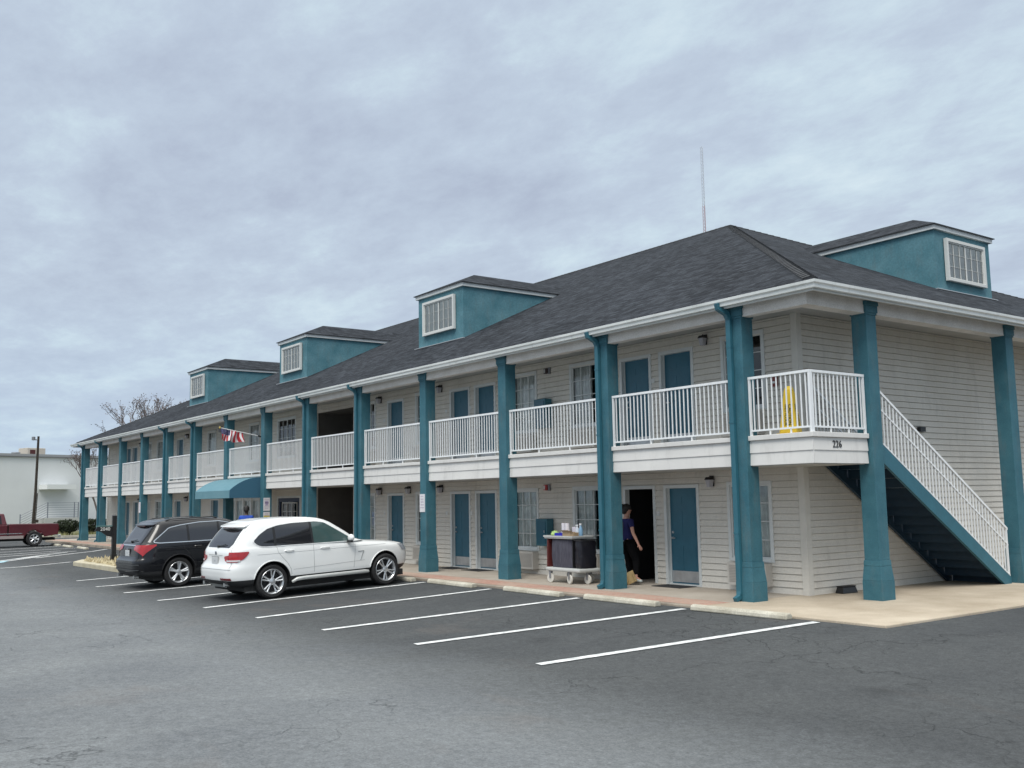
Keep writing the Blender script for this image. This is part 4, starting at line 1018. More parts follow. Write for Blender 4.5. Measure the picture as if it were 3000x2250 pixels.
    for sd_ in (1, -1):
        g = side_window(sh, lo, hi, l0, cuts_[1][0], sd_).build('side_window', CARGL, root, smooth=60)
        g2 = side_window(sh, lo, hi, cuts_[1][0]+.002, l1, sd_).build('side_window', CARGL2 if X5 else CARGL, root, smooth=60)
        pm = MB()
        for lc_ in [c[0] for c in cuts_]:
            pm2 = side_window(sh, lo, hi, lc_-.028, lc_+.028, sd_, .009, 2, 8); b = len(pm.v); pm.v += pm2.v; pm.f += [tuple(i+b for i in f) for f in pm2.f]
        build_split(pm, 'pillar', BLACK, root, smooth=60)
        tr_ = MB(); ls = lin(l0, l1, 44)
        def P3(l, z): p = sh.at(z, sh.s_of_l(z, l), .006); return (sd_*p[0], l, z)
        tr_.tube([P3(l, lo(l)-.012) for l in ls], .018 if not X5 else .010, 5); tr_.tube([P3(l, hi(l)+.010) for l in ls], .010 if X5 else .016, 5); tr_.tube([P3(l0-.006, lo(l0)-.012), P3(l0-.006, hi(l0)+.012)], .016, 5)
        tr_.build('window_trim', trimc if not X5 else PAINT, root, smooth=60)
    # backing so glass reads dark, seats inside are dark
    # windscreen (front) sits on the mirrored outline
    ws = MB(); zs_ = lin(1.17, 1.60, 10)
    for z in zs_:
        tot = sh.outline(z)[1][-1]
        for i in range(-12, 13):
            w_ = .80 if z < 1.3 else .72
            # distance back from the nose along the outline
            pts, acc = sh.outline(z); d = tot
            target = interp(tab, z, 3)*.86*abs(i)/12
            k_ = len(pts)-1
            while k_ > 0 and pts[k_][0] < target: k_ -= 1
            p = sh.at(z, acc[k_], .006); ws.v.append((math.copysign(p[0], i) if i else 0, p[1], z))
    for j in range(10):
        for i in range(24): ws.f.append((j*25+i, j*25+i+1, (j+1)*25+i+1, (j+1)*25+i))
    ws.build('windscreen', CARGL, root, smooth=60)
    # rear glass
    if X5: rg = sh.rearpatch(lin(1.165, 1.555, 10), lambda z: pl([(1.165, .56), (1.25, .64), (1.555, .585)], z))
    else: rg = sh.rearpatch(lin(1.19, 1.60, 10), lambda z: pl([(1.19, .66), (1.60, .66)], z))
    rg.build('rear_window', CARGL, root, smooth=60)
    # tailgate seams, spoiler, wiper
    sp_ = MB(); zt = 1.60 if X5 else 1.62; lb = -.62 if X5 else -.68
    for i, z in enumerate((zt, zt+.035)): pass
    hw = .66 if X5 else .69; lf_ = -.30 if X5 else -.38
    n = 14
    for i in range(n+1):
        u = -1+2*i/n; x = hw*u; cv = .05*u*u+.06*u**4
        sp_.v += [(x, lb+cv, zt), (x, lb+cv+.01, zt+.022), (x, lf_, zt+.105-(.02*u*u)), (x, lf_, zt+.02)]
    for i in range(n):
        b = i*4
        for k in range(4): sp_.f.append((b+k, b+(k+1) % 4, b+4+(k+1) % 4, b+4+k))
    sp_.f += [(0, 1, 2, 3), tuple(n*4+k for k in (3, 2, 1, 0))]
    so_ = sp_.build('spoiler', PAINT, root, smooth=35)
    MB().box(-.30, .30, lb+.022, lb+.045, zt-.022, zt-.002).build('high_brake_light', REDD, root)
    zz = 1.185 if X5 else 1.215; p = sh.at(zz, .02, .02)
    MB().tube([(.0, p[1]-.0, zz), (-.02, p[1]-.01, zz+.0), (.36, p[1]+.02, zz+.05)], .011, 6).tube([(.0, p[1]+.03, zz-.0), (0, p[1]-.02, zz)], .03, 8).build('rear_wiper', BLACK, root)
    # lamps
    if X5:
        z0_, z1_ = .86, 1.075
        s0 = lambda z: sh.s_of_x(z, pl([(.86, .62), (.90, .50), (.96, .47), (1.0, .50), (1.075, .62)], z)) if z < 1.01 else sh.s_of_x(z, .66)
        s1 = lambda z: sh.s_of_l(z, pl([(.86, -.78), (.93, -.64), (1.0, -.57), (1.06, -.53), (1.075, -.55)], z))
        lam = sh.patch(lin(z0_, z1_, 10), s0, s1, 26, .012)
    else:
        s0 = lambda z: sh.s_of_x(z, pl([(.80, .90), (.90, .84), (.96, .74), (1.0, .55), (1.01, .45), (1.14, .42)], z))
        s1 = lambda z: sh.s_of_l(z, pl([(.84, -.92), (.95, -.82), (1.06, -.66), (1.12, -.56), (1.14, -.58)], z))
        lam = sh.patch(lin(.84, 1.14, 12), s0, s1, 26, .012)
    lam.build('tail_light', REDL, root, smooth=50)
    l2 = MB(); l2.v = [(-x, y, z) for x, y, z in lam.v]; l2.f = list(lam.f); l2.build('tail_light', REDL, root, smooth=50)
    if X5:
        for sd_ in (1, -1):
            q = sh.patch(lin(.875, .905, 2), lambda z: sh.s_of_x(z, .60), lambda z: sh.s_of_x(z, .88), 10, .016, sd_); q.build('reversing_lamp', PLATE, root)
            q = sh.patch(lin(.90, .96, 2), lambda z: sh.s_of_x(z, .655), lambda z: sh.s_of_x(z, .67), 2, .016, sd_); q.build('lamp_divider', REDD, root)
            q = sh.patch(lin(.47, .52, 2), lambda z: sh.s_of_x(z, .42), lambda z: sh.s_of_x(z, .80), 12, .010, sd_); q.build('reflector', REDD, root)
            p = sh.at(.40, sh.s_of_x(.40, .55), .0)
            MB().tube([(sd_*.56, p[1]+.10, .375), (sd_*.56, p[1]-.03, .375)], .045, 12).build('exhaust', CHROME, root)
        q = sh.rearpatch(lin(.29, .375, 3), lambda z: .36, 12, .012); q.build('skid_plate', mat('skid_grey', (.52, .54, .53), .4), root, smooth=60)
        q = sh.rearpatch(lin(.70, .712, 1), lambda z: .80, 14, .004); q.build('bumper_seam', mat('seam_light', (.36, .37, .37), .8), root)
        q = sh.rearpatch(lin(1.0, 1.012, 1), lambda z: .37, 14, .012); q.build('handle_bar', mat('seam_light', (.36, .37, .37), .8), root)
        sb = MB()
        for sd_ in (1, -1): sb.tube([(sd_*.96, .46, .33), (sd_*1.02, .56, .385), (sd_*1.03, .70, .395), (sd_*1.03, 2.3, .395), (sd_*1.02, 2.4, .385)], [.03, .045, .045, .045, .035], 8)
        build_split(sb, 'side_step', mat('step_grey', (.50, .515, .50), .35, metal=.3), root, smooth=50)
        # roundel emblem
        p = sh.at(1.045, .01, .006)
        MB().lathe([(.001, 0), (.042, 0), (.042, .008), (.001, .008)], 20, 'y', (0, p[1]-.008, 1.045)).build('emblem', mat('emblem_grey', (.16, .18, .22), .3, metal=.5), root)
    else:
        q = sh.rearpatch(lin(1.115, 1.145, 2), lambda z: .46, 14, .014); q.build('garnish', CHROME, root, smooth=60)
        p = sh.at(.995, .01, .006)
        q = MB(); q.tube([(-.045, p[1]-.01, 1.06), (-.03, p[1]-.01, .98)], .008, 6); q.tube([(.045, p[1]-.01, 1.06), (.03, p[1]-.01, .98)], .008, 6); q.tube([(-.035, p[1]-.01, 1.02), (.035, p[1]-.01, 1.02)], .007, 6); q.build('emblem', CHROME, root)
        q = sh.rearpatch(lin(.63, .66, 2), lambda z: .86, 18, .016); q.build('bumper_ledge', mat('dark_gloss', (.05, .055, .06), .3), root, smooth=60)
        q = sh.rearpatch(lin(.50, .525, 2), lambda z: .84, 18, .012); q.build('bumper_ledge', mat('dark_gloss', (.05, .055, .06), .3), root, smooth=60)
        for sd_ in (1, -1): 
            p = sh.at(.42, sh.s_of_x(.42, .6), 0); MB().tube([(sd_*.62, p[1]+.1, .33), (sd_*.62, p[1]-.02, .33)], .045, 12).build('exhaust', CHROME, root)
            MB().tube([(sd_*.69, -.25, 1.725), (sd_*.70, -.1, 1.762), (sd_*.70, 1.0, 1.762), (sd_*.69, 1.15, 1.725)], .016, 8).build('roof_rail', BLACK, root)
    # plate
    zc_ = .88 if X5 else .93; p = sh.at(zc_, .01, .008)
    pt_ = empty('x'); bpy.data.objects.remove(pt_)
    pm = MB().box(-.155, .155, p[1]-.012, p[1]-.0, zc_-.078, zc_+.078).build('licence_plate', PLATE, root)
    text_mesh('plate_characters', 'ABX 417' if False else '' or 'I I I', .06, mat('plate_ink', (.18, .2, .26), .6), pm, basis((1, 0, 0), (0, 0, 1), (0, p[1]-.0125, zc_)), .001)
    MB().box(-.18, .18, p[1]-.004, p[1]+.03, zc_-.10, zc_+.10).build('plate_recess', PLAS if not X5 else mat('seam_light', (.36, .37, .37), .8), root)
    # side seams and handles
    sm = MB()
    def SP3(l, z, sd_, o=.002): q_ = sh.at(z, sh.s_of_l(z, l), o); return (sd_*q_[0], l, z)
    for sd_ in (1, -1):
        for (la, lb_) in ((1.02 if X5 else 1.12,)*2, (2.05, 2.12)):
            sm.tube([SP3(la+(lb_-la)*k/10, .50+(lo(la)-.03-.50)*k/10, sd_) for k in range(11)], .0045, 4)
        sm.tube([SP3(*q_, sd_) for q_ in ((.12, 1.13), (.15, 1.0), (.25, .88), (.36, .76), (.44, .62), (.46, .50))], .0045, 4)
        sm.tube([SP3(l, .985-.00*l, sd_, .0) for l in lin(-.35, 3.0, 30)], .004, 4)
        sm.tube([SP3(l, .60+.03*(l-.5), sd_, .0) for l in lin(.5, 2.35, 16)], .004, 4)
        # tailgate outline
        sm.tube([(sd_*sh.at(z, sh.s_of_x(z, .76 if z < 1.1 else .70), .002)[0], sh.at(z, sh.s_of_x(z, .76 if z < 1.1 else .70), .002)[1], z) for z in lin(.74, 1.58, 16)], .004, 4)
    sm.build('panel_seam', mat('seam_light', (.36, .37, .37), .8) if X5 else SEAM, root)
    hd = MB()
    for sd_ in (1, -1):
        for l in ((.30, 1.20) if X5 else (.42, 1.30)):
            hd.tube([SP3(l, 1.03, sd_, .004), SP3(l+.03, 1.03, sd_, .03), SP3(l+.19, 1.03, sd_, .03), SP3(l+.22, 1.03, sd_, .004)], .014, 6)
    build_split(hd, 'door_handle', PAINT, root, smooth=50)
    # mirrors
    for sd_ in (1, -1):
        mr_ = MB().ell((sd_*1.04, 1.95, 1.20), (.11, .07, .085)); o = mr_.build('wing_mirror', PAINT, root, smooth=60)
        MB().tube([(sd_*.90, 1.98, 1.15), (sd_*1.02, 1.97, 1.15)], [.035, .03], 8).box(min(sd_*.95, sd_*1.13), max(sd_*.95, sd_*1.13), 1.89, 1.945, 1.10, 1.145).build('mirror_base', BLACK, o)
    # headlight, grille, underside
    fp = MB()
    for sd_ in (1, -1):
        zs_ = lin(.80, .95, 4)
        for z in zs_:
            tot = sh.outline(z)[1][-1]
            for i in range(9):
                q_ = sh.at(z, tot-.40-.50*i/8, .008); fp.v.append((sd_*q_[0], q_[1], z))
    for s2 in range(2):
        for j in range(4):
            for i in range(8): b = s2*45+j*9+i; fp.f.append((b, b+1, b+10, b+9))
    build_split(fp, 'headlight', mat('headlight_glass', (.30, .32, .35), .1, coat=.5), root, smooth=60)
    MB().box(-.80, .80, -.60, 3.5, .20, .34).tube([(0, -.4, .25), (0, 3.2, .25)], .08, 6).build('underbody', SEAM, root)
    fv = MB(); fv.prism([(2.17, .875), (2.33, .885), (2.33, .87), (2.18, .86)], 'x', .94, .9715).prism([(2.31, .87), (2.33, .87), (2.24, .66), (2.225, .66)] if X5 else [(2.2, .7), (2.21, .7), (2.21, .69), (2.2, .69)], 'x', .94, .972)
    fv.build('fender_vent', mat('seam_light', (.36, .37, .37), .8), root)
    # dark seats seen through the front glass
    st_ = MB()
    for x in (-.38, .38):
        st_.box(x-.24, x+.24, 1.15, 1.30, .5, 1.18); st_.box(x-.12, x+.12, 1.15, 1.26, 1.20, 1.42); st_.box(x-.24, x+.24, .2, .35, .5, 1.15)
    build_split(st_, 'seat', SEAM, root, bevel=.04)
    return root, wb
for kind, rear, front, label in (('white', (-11.51, -5.26), (-11.65, -2.33), 'white sport utility car parked nose in to the walk, with a grey side step'),
                                 ('black', (-16.74, -5.62), (-16.86, -2.80), 'black sport utility car parked nose in beyond the white one, chrome window trim')):
    rt_, wb = suv(kind); place_car(rt_, rear, front, wb); tag(rt_, label, 'car')

# pickup
def pickup():
    root = empty('pickup_truck'); tag(root, 'dark maroon pickup truck with an open bed at the far left of the lot', 'pickup')
    MAR = mat('maroon_paint', (.070, .008, .014), .35, coat=.3, col2=(.10, .012, .02), vscale=.8)
    wb = 3.5
    bed = MB(); hw = .97
    # side outline rear fender/bed
    for sd_ in (1, -1):
        out_ = [(-1.18, .62), (-1.20, 1.12), (-1.15, 1.20), (1.28, 1.22), (1.28, .50), (.56, .50)]
        arc = [(.50*math.cos(a), .40+.50*math.sin(a)) for a in [R(12+156*k/14) for k in range(15)]]
        o2 = [(-1.18, .62), (-1.20, 1.12), (-1.15, 1.20), (1.28, 1.22), (1.28, .50)]+[(p[0], p[1]) for p in arc]
        bed.prism(o2, 'x', *sorted((sd_*.86, sd_*hw)))
    bed.box(-.86, .86, -1.17, 1.26, .62, .70); bed.box(-.86, .86, 1.18, 1.28, .70, 1.22)
    bed.build('cargo_bed', MAR, root, bevel=.02)
    MB().box(-.86, .86, -1.21, -1.14, .66, 1.20).build('tailgate', MAR, root, bevel=.01)
    cab = MB(); prof = [(1.34, .42), (1.34, 1.18), (1.42, 1.24), (1.46, 1.72), (1.60, 1.80), (2.75, 1.81), (2.95, 1.76), (3.55, 1.26), (3.62, 1.20), (4.45, 1.12), (4.60, 1.02), (4.62, .5), (4.0, .5)]
    arc = [(3.5+.50*math.cos(a), .40+.50*math.sin(a)) for a in [R(12+156*k/14) for k in range(15)]]
    cb_ = [(1.34, .42), (1.34, 1.18), (3.60, 1.20), (4.45, 1.12), (4.60, 1.02), (4.62, .5)]+arc+[(2.9, .42)]
    cab.prism(cb_, 'x', -hw, hw); cab.build('cab_body', MAR, root, bevel=.03)
    gh = MB(); y0, y1, z0, z1 = 1.36, 3.50, 1.19, 1.81
    gh.fr(-.92, .92, 1.36, 3.55, 1.18, 1.80, -.74, .74, 1.52, 2.80); gh.build('cab_roof', MAR, root, bevel=.04)
    gl = MB()
    def sidep(l, z, sd_): t = (z-1.18)/.62; return (sd_*(.92-.18*t+.006), l, z)
    for sd_ in (1, -1):
        for poly in (((1.62, 1.24), (2.05, 1.24), (2.05, 1.70), (1.68, 1.70)), ((2.12, 1.24), (3.25, 1.24), (2.80, 1.70), (2.12, 1.70))): gl.q(*[sidep(l, z, sd_) for l, z in poly])
    gl.q((-.7, 1.405, 1.28), (.7, 1.405, 1.28), (.62, 1.50, 1.68), (-.62, 1.50, 1.68)); gl.q((-.8, 3.47, 1.27), (.8, 3.47, 1.27), (.70, 2.93, 1.70), (-.70, 2.93, 1.70))
    build_split(gl, 'window', mat('truck_glass', (.012, .012, .014), .15), root)
    build_split(MB().box(-.93, .93, -1.34, -1.20, .44, .60).box(-.9, .9, 4.60, 4.72, .46, .66), 'bumper', CHROME, root, bevel=.02)
    rk = MB()
    for sd_ in (1, -1): rk.box(*sorted((sd_*.971, sd_*.98)), .55, 2.95, .44, .60)
    build_split(rk, 'rocker_panel', mat('tan_trim', (.33, .28, .27), .4), root)
    tr_ = MB()
    for sd_ in (1, -1): tr_.box(*sorted((sd_*.971, sd_*.985)), .62, 2.9, .70, .735)
    build_split(tr_, 'side_moulding', CHROME, root)
    MB().box(-.5, .5, -1.1, 4.4, .30, .44).build('chassis', SEAM, root)
    for sd_ in (1, -1): MB().box(sd_*.90-.07, sd_*.90+.07, -1.222, -1.212, .80, 1.10).build('tail_light', REDD, root)
    build_split(MB().ell((1.12, 2.95, 1.28), (.12, .06, .12)).ell((-1.12, 2.95, 1.28), (.12, .06, .12)), 'wing_mirror', BLACK, root)
    add_wheels(root, wb, 1.70, .41, .24, 6, 'P', 1.15)
    return root
pk = pickup(); px_, py_ = -47.35, -2.83
pk.matrix_world = Matrix.Translation((px_, py_-.22, gz(px_, py_)+.02)) @ Matrix.Rotation(R(176), 4, 'Z') @ Matrix.Scale(.95, 4)

# ------------------------------------------------------------------ people
SKIN = mat('skin', (.50, .27, .20), .55, var=.05); SKIND = mat('skin_dark', (.06, .035, .025), .5)
def skin_obj(name, nodes, edges, m, parent, sub=2):
    """nodes: (x,y,z,rx,ry)"""
    me_ = bpy.data.meshes.new(name); me_.from_pydata([n[:3] for n in nodes], edges, []); o = bpy.data.objects.new(name, me_); COL.objects.link(o)
    sk = o.modifiers.new('skin', 'SKIN'); lay = me_.skin_vertices[0] if len(me_.skin_vertices) else None
    if lay is None:
        bpy.context.view_layer.objects.active = o
        me_.attributes  # skin layer is created with the modifier
        lay = me_.skin_vertices[0]
    for i, n in enumerate(nodes): lay.data[i].radius = (n[3], n[4] if len(n) > 4 else n[3]); lay.data[i].use_root = (i == 0)
    sb = o.modifiers.new('sub', 'SUBSURF'); sb.levels = sub; sb.render_levels = sub
    dg = bpy.context.evaluated_depsgraph_get(); dg.update(); m2 = bpy.data.meshes.new_from_object(o.evaluated_get(dg)); o.modifiers.clear(); o.data = m2
    m2.materials.clear(); m2.materials.append(m); m2.shade_smooth(); o.parent = parent; return o
def hand_nodes(wr, dirv, sidev, up_, s=1.0, curl=.4):
    """palm + five fingers as (nodes, edges) rooted at the wrist"""
    nodes = [(*wr, .024*s, .017*s)]; edges = []
    d, sv_, u = Vector(dirv).normalized(), Vector(sidev).normalized(), Vector(up_).normalized(); w_ = Vector(wr)
    pm = w_+d*.05*s; nodes.append((*pm, .036*s, .018*s)); edges.append((0, 1))
    for k, (off, L_) in enumerate(((-.030, .070), (-.010, .080), (.010, .075), (.029, .060))):
        b = pm+d*.035*s+sv_*off*s; nodes.append((*b, .011*s, .011*s)); edges.append((1, len(nodes)-1))
        a = b
        for j in range(1, 4):
            ang = curl*j*.5; a = a+(d*math.cos(ang)+u*math.sin(ang))*L_*s/3; nodes.append((*a, (.0095-.001*j)*s)); edges.append((len(nodes)-2, len(nodes)-1))
    b = w_+d*.022*s-sv_*.022*s; nodes.append((*b, .013*s)); edges.append((0, len(nodes)-1)); a = b+(d*.7-sv_*.7+u*.2)*.032*s; nodes.append((*a, .011*s)); edges.append((len(nodes)-2, len(nodes)-1)); a = a+(d*.9-sv_*.2+u*.3)*.03*s; nodes.append((*a, .009*s)); edges.append((len(nodes)-2, len(nodes)-1))
    return nodes, edges
def merge(na, ea, nb_, eb, at_):
    """join chain b (node 0 replaced by node at_ of a)"""
    base = len(na)-1; nn = na+nb_[1:]; ee = ea+[(at_ if i == 0 else i+base, at_ if j == 0 else j+base) for i, j in eb]; return nn, ee
def person(name, loc, rz, label, skin, shirt, trousers, hair, shoes, armL, armR, legL, legR, hem=None, cap=False):
    root = empty(name, loc, rz); root.name = 'person'; tag(root, label, 'person')
    # local frame: faces +Y, x to its right
    n = [(0, 0, .90, .15, .12), (0, 0, 1.05, .135, .105), (0, .0, 1.20, .15, .11), (0, 0, 1.34, .15, .10), (0, .0, 1.42, .06, .06), (0, .01, 1.49, .052, .055), (0, .02, 1.56, .078, .092), (0, .025, 1.63, .080, .095), (0, .02, 1.69, .055, .065)]
    e_ = [(i, i+1) for i in range(8)]
    def chain(start, pts):
        nonlocal n, e_
        prev = start
        for p in pts: n.append(p); e_.append((prev, len(n)-1)); prev = len(n)-1
        return prev
    for sgn, arm in ((-1, armL), (1, armR)):
        sh_, el, wr_ = arm
        last = chain(3, [(*sh_, .052, .055), (*((Vector(sh_)+Vector(el))/2), .045), (*el, .038), (*((Vector(el)*.55+Vector(wr_)*.45)), .036), (*wr_, .024, .020)])
        d = (Vector(wr_)-Vector(el)).normalized(); hn, he = hand_nodes(wr_, d, Vector((0, 1, 0)) if abs(d.y) < .8 else Vector((0, 0, -1)), (-sgn, 0, 0))
        n, e_ = merge(n, e_, hn, he, last)
    for sgn, leg in ((-1, legL), (1, legR)):
        hp, kn, an, toe = leg
        chain(0, [(*hp, .095, .10), (*((Vector(hp)+Vector(kn))/2), .078), (*kn, .058), (*((Vector(kn)*.6+Vector(an)*.4)), .055), (*an, .036), (*toe, .032, .024)])
    skin_obj('body', n, e_, skin, root)
    # face: nose and ears
    MB().ell((0, .118, 1.60), (.012, .018, .018), 8, 6).ell((-.083, .02, 1.60), (.010, .02, .03), 8, 6).ell((.083, .02, 1.60), (.010, .02, .03), 8, 6).build('face_detail', skin, root, smooth=60)
    MB().ell((-.03, .107, 1.635), (.012, .008, .008), 8, 6).ell((.03, .107, 1.635), (.012, .008, .008), 8, 6).ell((0, .108, 1.555), (.022, .008, .005), 8, 6).build('eyes_and_mouth', BLACK, root, smooth=60)
    # clothes
    sn = [(0, 0, .86, .185, .145), (0, 0, 1.02, .165, .13), (0, 0, 1.20, .165, .125), (0, 0, 1.33, .165, .115), (0, 0, 1.415, .085, .075)]; se = [(i, i+1) for i in range(4)]
    for sgn, arm in ((-1, armL), (1, armR)):
        s_, el, wr_ = [Vector(a) for a in arm]; b = len(sn); sn += [(*s_, .075, .075), (*(s_*.45+el*.55), .064, .062)]; se += [(3, b), (b, b+1)]
    skin_obj('shirt', sn, se, shirt, root)
    if hem: skin_obj('shirt_hem', [(0, 0, .85, .19, .15), (0, 0, .90, .188, .148), (0, 0, .99, .178, .14)], [(0, 1), (1, 2)], hem, root)
    tn = [(0, 0, .92, .15, .125)]; te = []
    for leg in (legL, legR):
        hp, kn, an, toe = [Vector(a) for a in leg]; b = len(tn)
        tn += [(*hp, .115, .12), (*((hp+kn)/2), .098), (*kn, .078), (*((kn+an)/2), .074), (*(an+(kn-an)*.12), .066)]; te += [(0, b), (b, b+1), (b+1, b+2), (b+2, b+3), (b+3, b+4)]
    skin_obj('trousers', tn, te, trousers, root)
    for leg in (legL, legR):
        an, toe = Vector(leg[2]), Vector(leg[3]); d = (toe-an); dn_ = d.normalized(); hl = an-Vector((dn_.x, dn_.y, 0))*.045-Vector((0, 0, .03))
        skin_obj('shoe', [(*hl, .042, .045), (*(an+d*.45-Vector((0, 0, .025))), .048, .040), (*(toe+d*.15), .042, .030)], [(0, 1), (1, 2)], shoes, root)
    hm = MB().ell((0, .0, 1.655), (.098, .112, .095), 20, 14).ell((0, -.055, 1.60), (.085, .065, .085), 16, 10)
    if cap: hm.ell((0, -.10, 1.70), (.05, .05, .05), 12, 8)
    hm.build('hair', hair, root, smooth=70)
    return root
NAVY = mat('navy_scrub', (.008, .010, .085), .85, var=.1, vscale=9); BLKC = mat('black_cloth', (.004, .004, .005), .9, spec=.15); HAIRB = mat('black_hair', (.010, .009, .009), .6, bump=.4, bscale=60)
HEMM = mat('patterned_hem', (.03, .09, .12), .8, col2=(.22, .28, .26), vscale=9)
person('housekeeper', (-5.80, 1.02, 0), R(-12), 'person in a dark blue top and black trousers stepping into the open doorway', SKIN, NAVY, BLKC, HAIRB, mat('trainer', (.36, .42, .42), .6, col2=(.6, .62, .6), vscale=30),
       ((-.18, 0, 1.36), (-.25, .04, 1.10), (-.20, .18, .90)), ((.18, 0, 1.36), (.30, -.02, 1.10), (.42, .04, .87)),
       ((-.085, 0, .88), (-.12, .10, .48), (-.10, .06, .08), (-.10, .20, .035)), ((.085, 0, .88), (.16, .12, .50), (.30, .02, .15), (.46, .05, .09)), HEMM, True)
BLUS = mat('royal_blue_cloth', (.012, .07, .42), .75, var=.1, vscale=6)
gp = gz(-22.85, -1.0)
person('visitor', (-22.95, -.95, 0), R(60), 'person in a bright blue shirt seen above the roofs of the two parked cars', SKIND, BLUS, BLKC, HAIRB, BLKC,
       ((-.18, 0, 1.36), (-.24, .02, 1.10), (-.22, .12, .88)), ((.18, 0, 1.36), (.24, .02, 1.10), (.22, .14, .88)),
       ((-.085, 0, .88), (-.09, .08, .48), (-.09, .02, .08), (-.09, .16, .035)), ((.085, 0, .88), (.09, -.02, .48), (.09, -.12, .08), (.09, .02, .035)))

bpy.data.objects['person.001'].scale = (1.05, 1.05, 1.05)
# ------------------------------------------------------------------ housekeeping cart and what lies on it
e_ = empty('housekeeping_cart', (-7.02, .36, 0), R(-2)); tag(e_, 'housekeeping cart with a dark bag, grey base and white wheels beside the column', 'cart')
GB = mat('cart_grey', (.50, .515, .50), .5, var=.06, vscale=6)
MB().box(-.55, .50, -.30, .30, .985, 1.02).build('top_shelf', GB, e_, bevel=.015)
lip = MB(); lip.box(-.56, .51, -.31, -.295, 1.02, 1.055); lip.box(-.56, .51, .295, .31, 1.02, 1.055); lip.box(-.56, -.545, -.295, .295, 1.02, 1.055); lip.box(.495, .51, -.295, .295, 1.02, 1.055); lip.build('shelf_lip', GB, e_)
MB().box(-.50, .74, -.31, .31, .26, .345).build('base_platform', GB, e_, bevel=.03)
MB().fr(-.49, -.44, -.27, .27, .345, .985, -.47, -.42, -.27, .27).build('end_panel', mat('maroon_panel', (.10, .02, .018), .5), e_)
bg_ = MB(); n = 26
ring = []
for lv, (z, gx_, gy_) in enumerate(((.35, .40, .25), (.60, .415, .265), (.85, .41, .26), (.97, .40, .25))):
    for k in range(n):
        t = 2*math.pi*k/n; cx2, cy2 = math.cos(t), math.sin(t); w_ = 1+.02*math.sin(k*2.6+lv)
        bg_.v.append((.03+gx_*math.copysign(abs(cx2)**.35, cx2)*w_, gy_*math.copysign(abs(cy2)**.35, cy2)*w_, z))
for lv in range(3):
    for k in range(n): bg_.f.append((lv*n+k, lv*n+(k+1) % n, (lv+1)*n+(k+1) % n, (lv+1)*n+k))
bg_.build('front_cover', mat('slate_cloth', (.035, .036, .055), .8, col2=(.085, .085, .11), vscale=6, streak=True), e_, smooth=50)
MB().box(.44, .455, -.25, .25, .36, .97).build('side_opening_shade', BLACK, e_)  # solid black panel painting the shade inside the cart's open side
tb = MB(); nb3, lv3 = 24, 9
for l3 in range(lv3+1):
    z3 = .35+.60*l3/lv3
    for k3 in range(nb3):
        t3 = 2*math.pi*k3/nb3; c3, s3 = math.cos(t3), math.sin(t3); w3 = 1+.05*math.sin(k3*1.9+l3*.8)+.03*math.sin(l3*2.3+k3*.6)-.05*(l3 in (0, lv3))
        tb.v.append((.60+.125*math.copysign(abs(c3)**.45, c3)*w3, .235*math.copysign(abs(s3)**.45, s3)*w3, z3))
for l3 in range(lv3):
    for k3 in range(nb3): tb.f.append((l3*nb3+k3, l3*nb3+(k3+1) % nb3, (l3+1)*nb3+(k3+1) % nb3, (l3+1)*nb3+k3))
tb.f += [tuple(range(nb3))[::-1], tuple(lv3*nb3+k3 for k3 in range(nb3))]
tb.build('rubbish_bag', mat('black_bag', (.008, .008, .014), .4, bump=.8, bscale=9), e_, smooth=70)
MB().tube([(.50, -.24, .96), (.74, -.24, .97), (.74, .24, .97), (.50, .24, .96)], .014, 8).build('bag_hoop', BLACK, e_, smooth=50)
wm = MB().lathe([(.04, -.018), (.098, -.02), (.105, -.008), (.105, .008), (.098, .02), (.04, .018)], 24, 'y', (0, 0, .105)); fk = MB().box(-.025, .025, -.035, -.027, .10, .26).box(-.025, .025, .027, .035, .10, .26).box(-.04, .04, -.035, .035, .245, .26)
w0 = None
for x, y, a in ((-.36, -.26, 12), (.36, -.27, -8), (.42, .26, 20), (-.36, .26, -15), (.66, .0, 5)):
    if w0 is None: w0 = wm.build('wheel', mat('white_rubber', (.58, .56, .51), .6, var=.08), e_, smooth=50); fk.build('fork', GREYM, w0); w_ = w0
    else: w_ = copy_tree(w0, e_)
    w_.location = (x, y, 0); w_.rotation_euler = (0, 0, R(a))
def item(name, label, cat, x, y, z=1.0205, group=None):
    c_, s_ = math.cos(R(-2)), math.sin(R(-2)); o = empty(name, (-7.02+x*c_-y*s_, .36+x*s_+y*c_, z)); return tag(o, label, cat, group)
o = item('cleaning_cloth', 'crumpled lime green cloth at the left end of the cart top', 'cloth', -.36, -.12)
m = MB().ell((0, 0, .055), (.10, .09, .065), 14, 9); 
for i, v in enumerate(m.v): m.v[i] = (v[0]*(1+.25*math.sin(i*1.7)), v[1]*(1+.2*math.sin(i*2.3)), max(0, v[2]*(1+.25*math.sin(i*1.1))))
m.build('cloth', mat('lime_cloth', (.42, .60, .22), .85), o, smooth=60)
o = item('plastic_tray', 'royal blue plastic tray on the cart top beside the green cloth', 'tray', -.13, -.10)
m = MB().fr(-.13, .13, -.09, .09, 0, .01, -.14, .14, -.10, .10)
for a in ((-.14, .14, -.10, -.09), (-.14, .14, .09, .10), (-.14, -.13, -.09, .09), (.13, .14, -.09, .09)): m.box(*a, .01, .09)
m.build('tray', mat('royal_plastic', (.015, .015, .38), .35), o, bevel=.004)
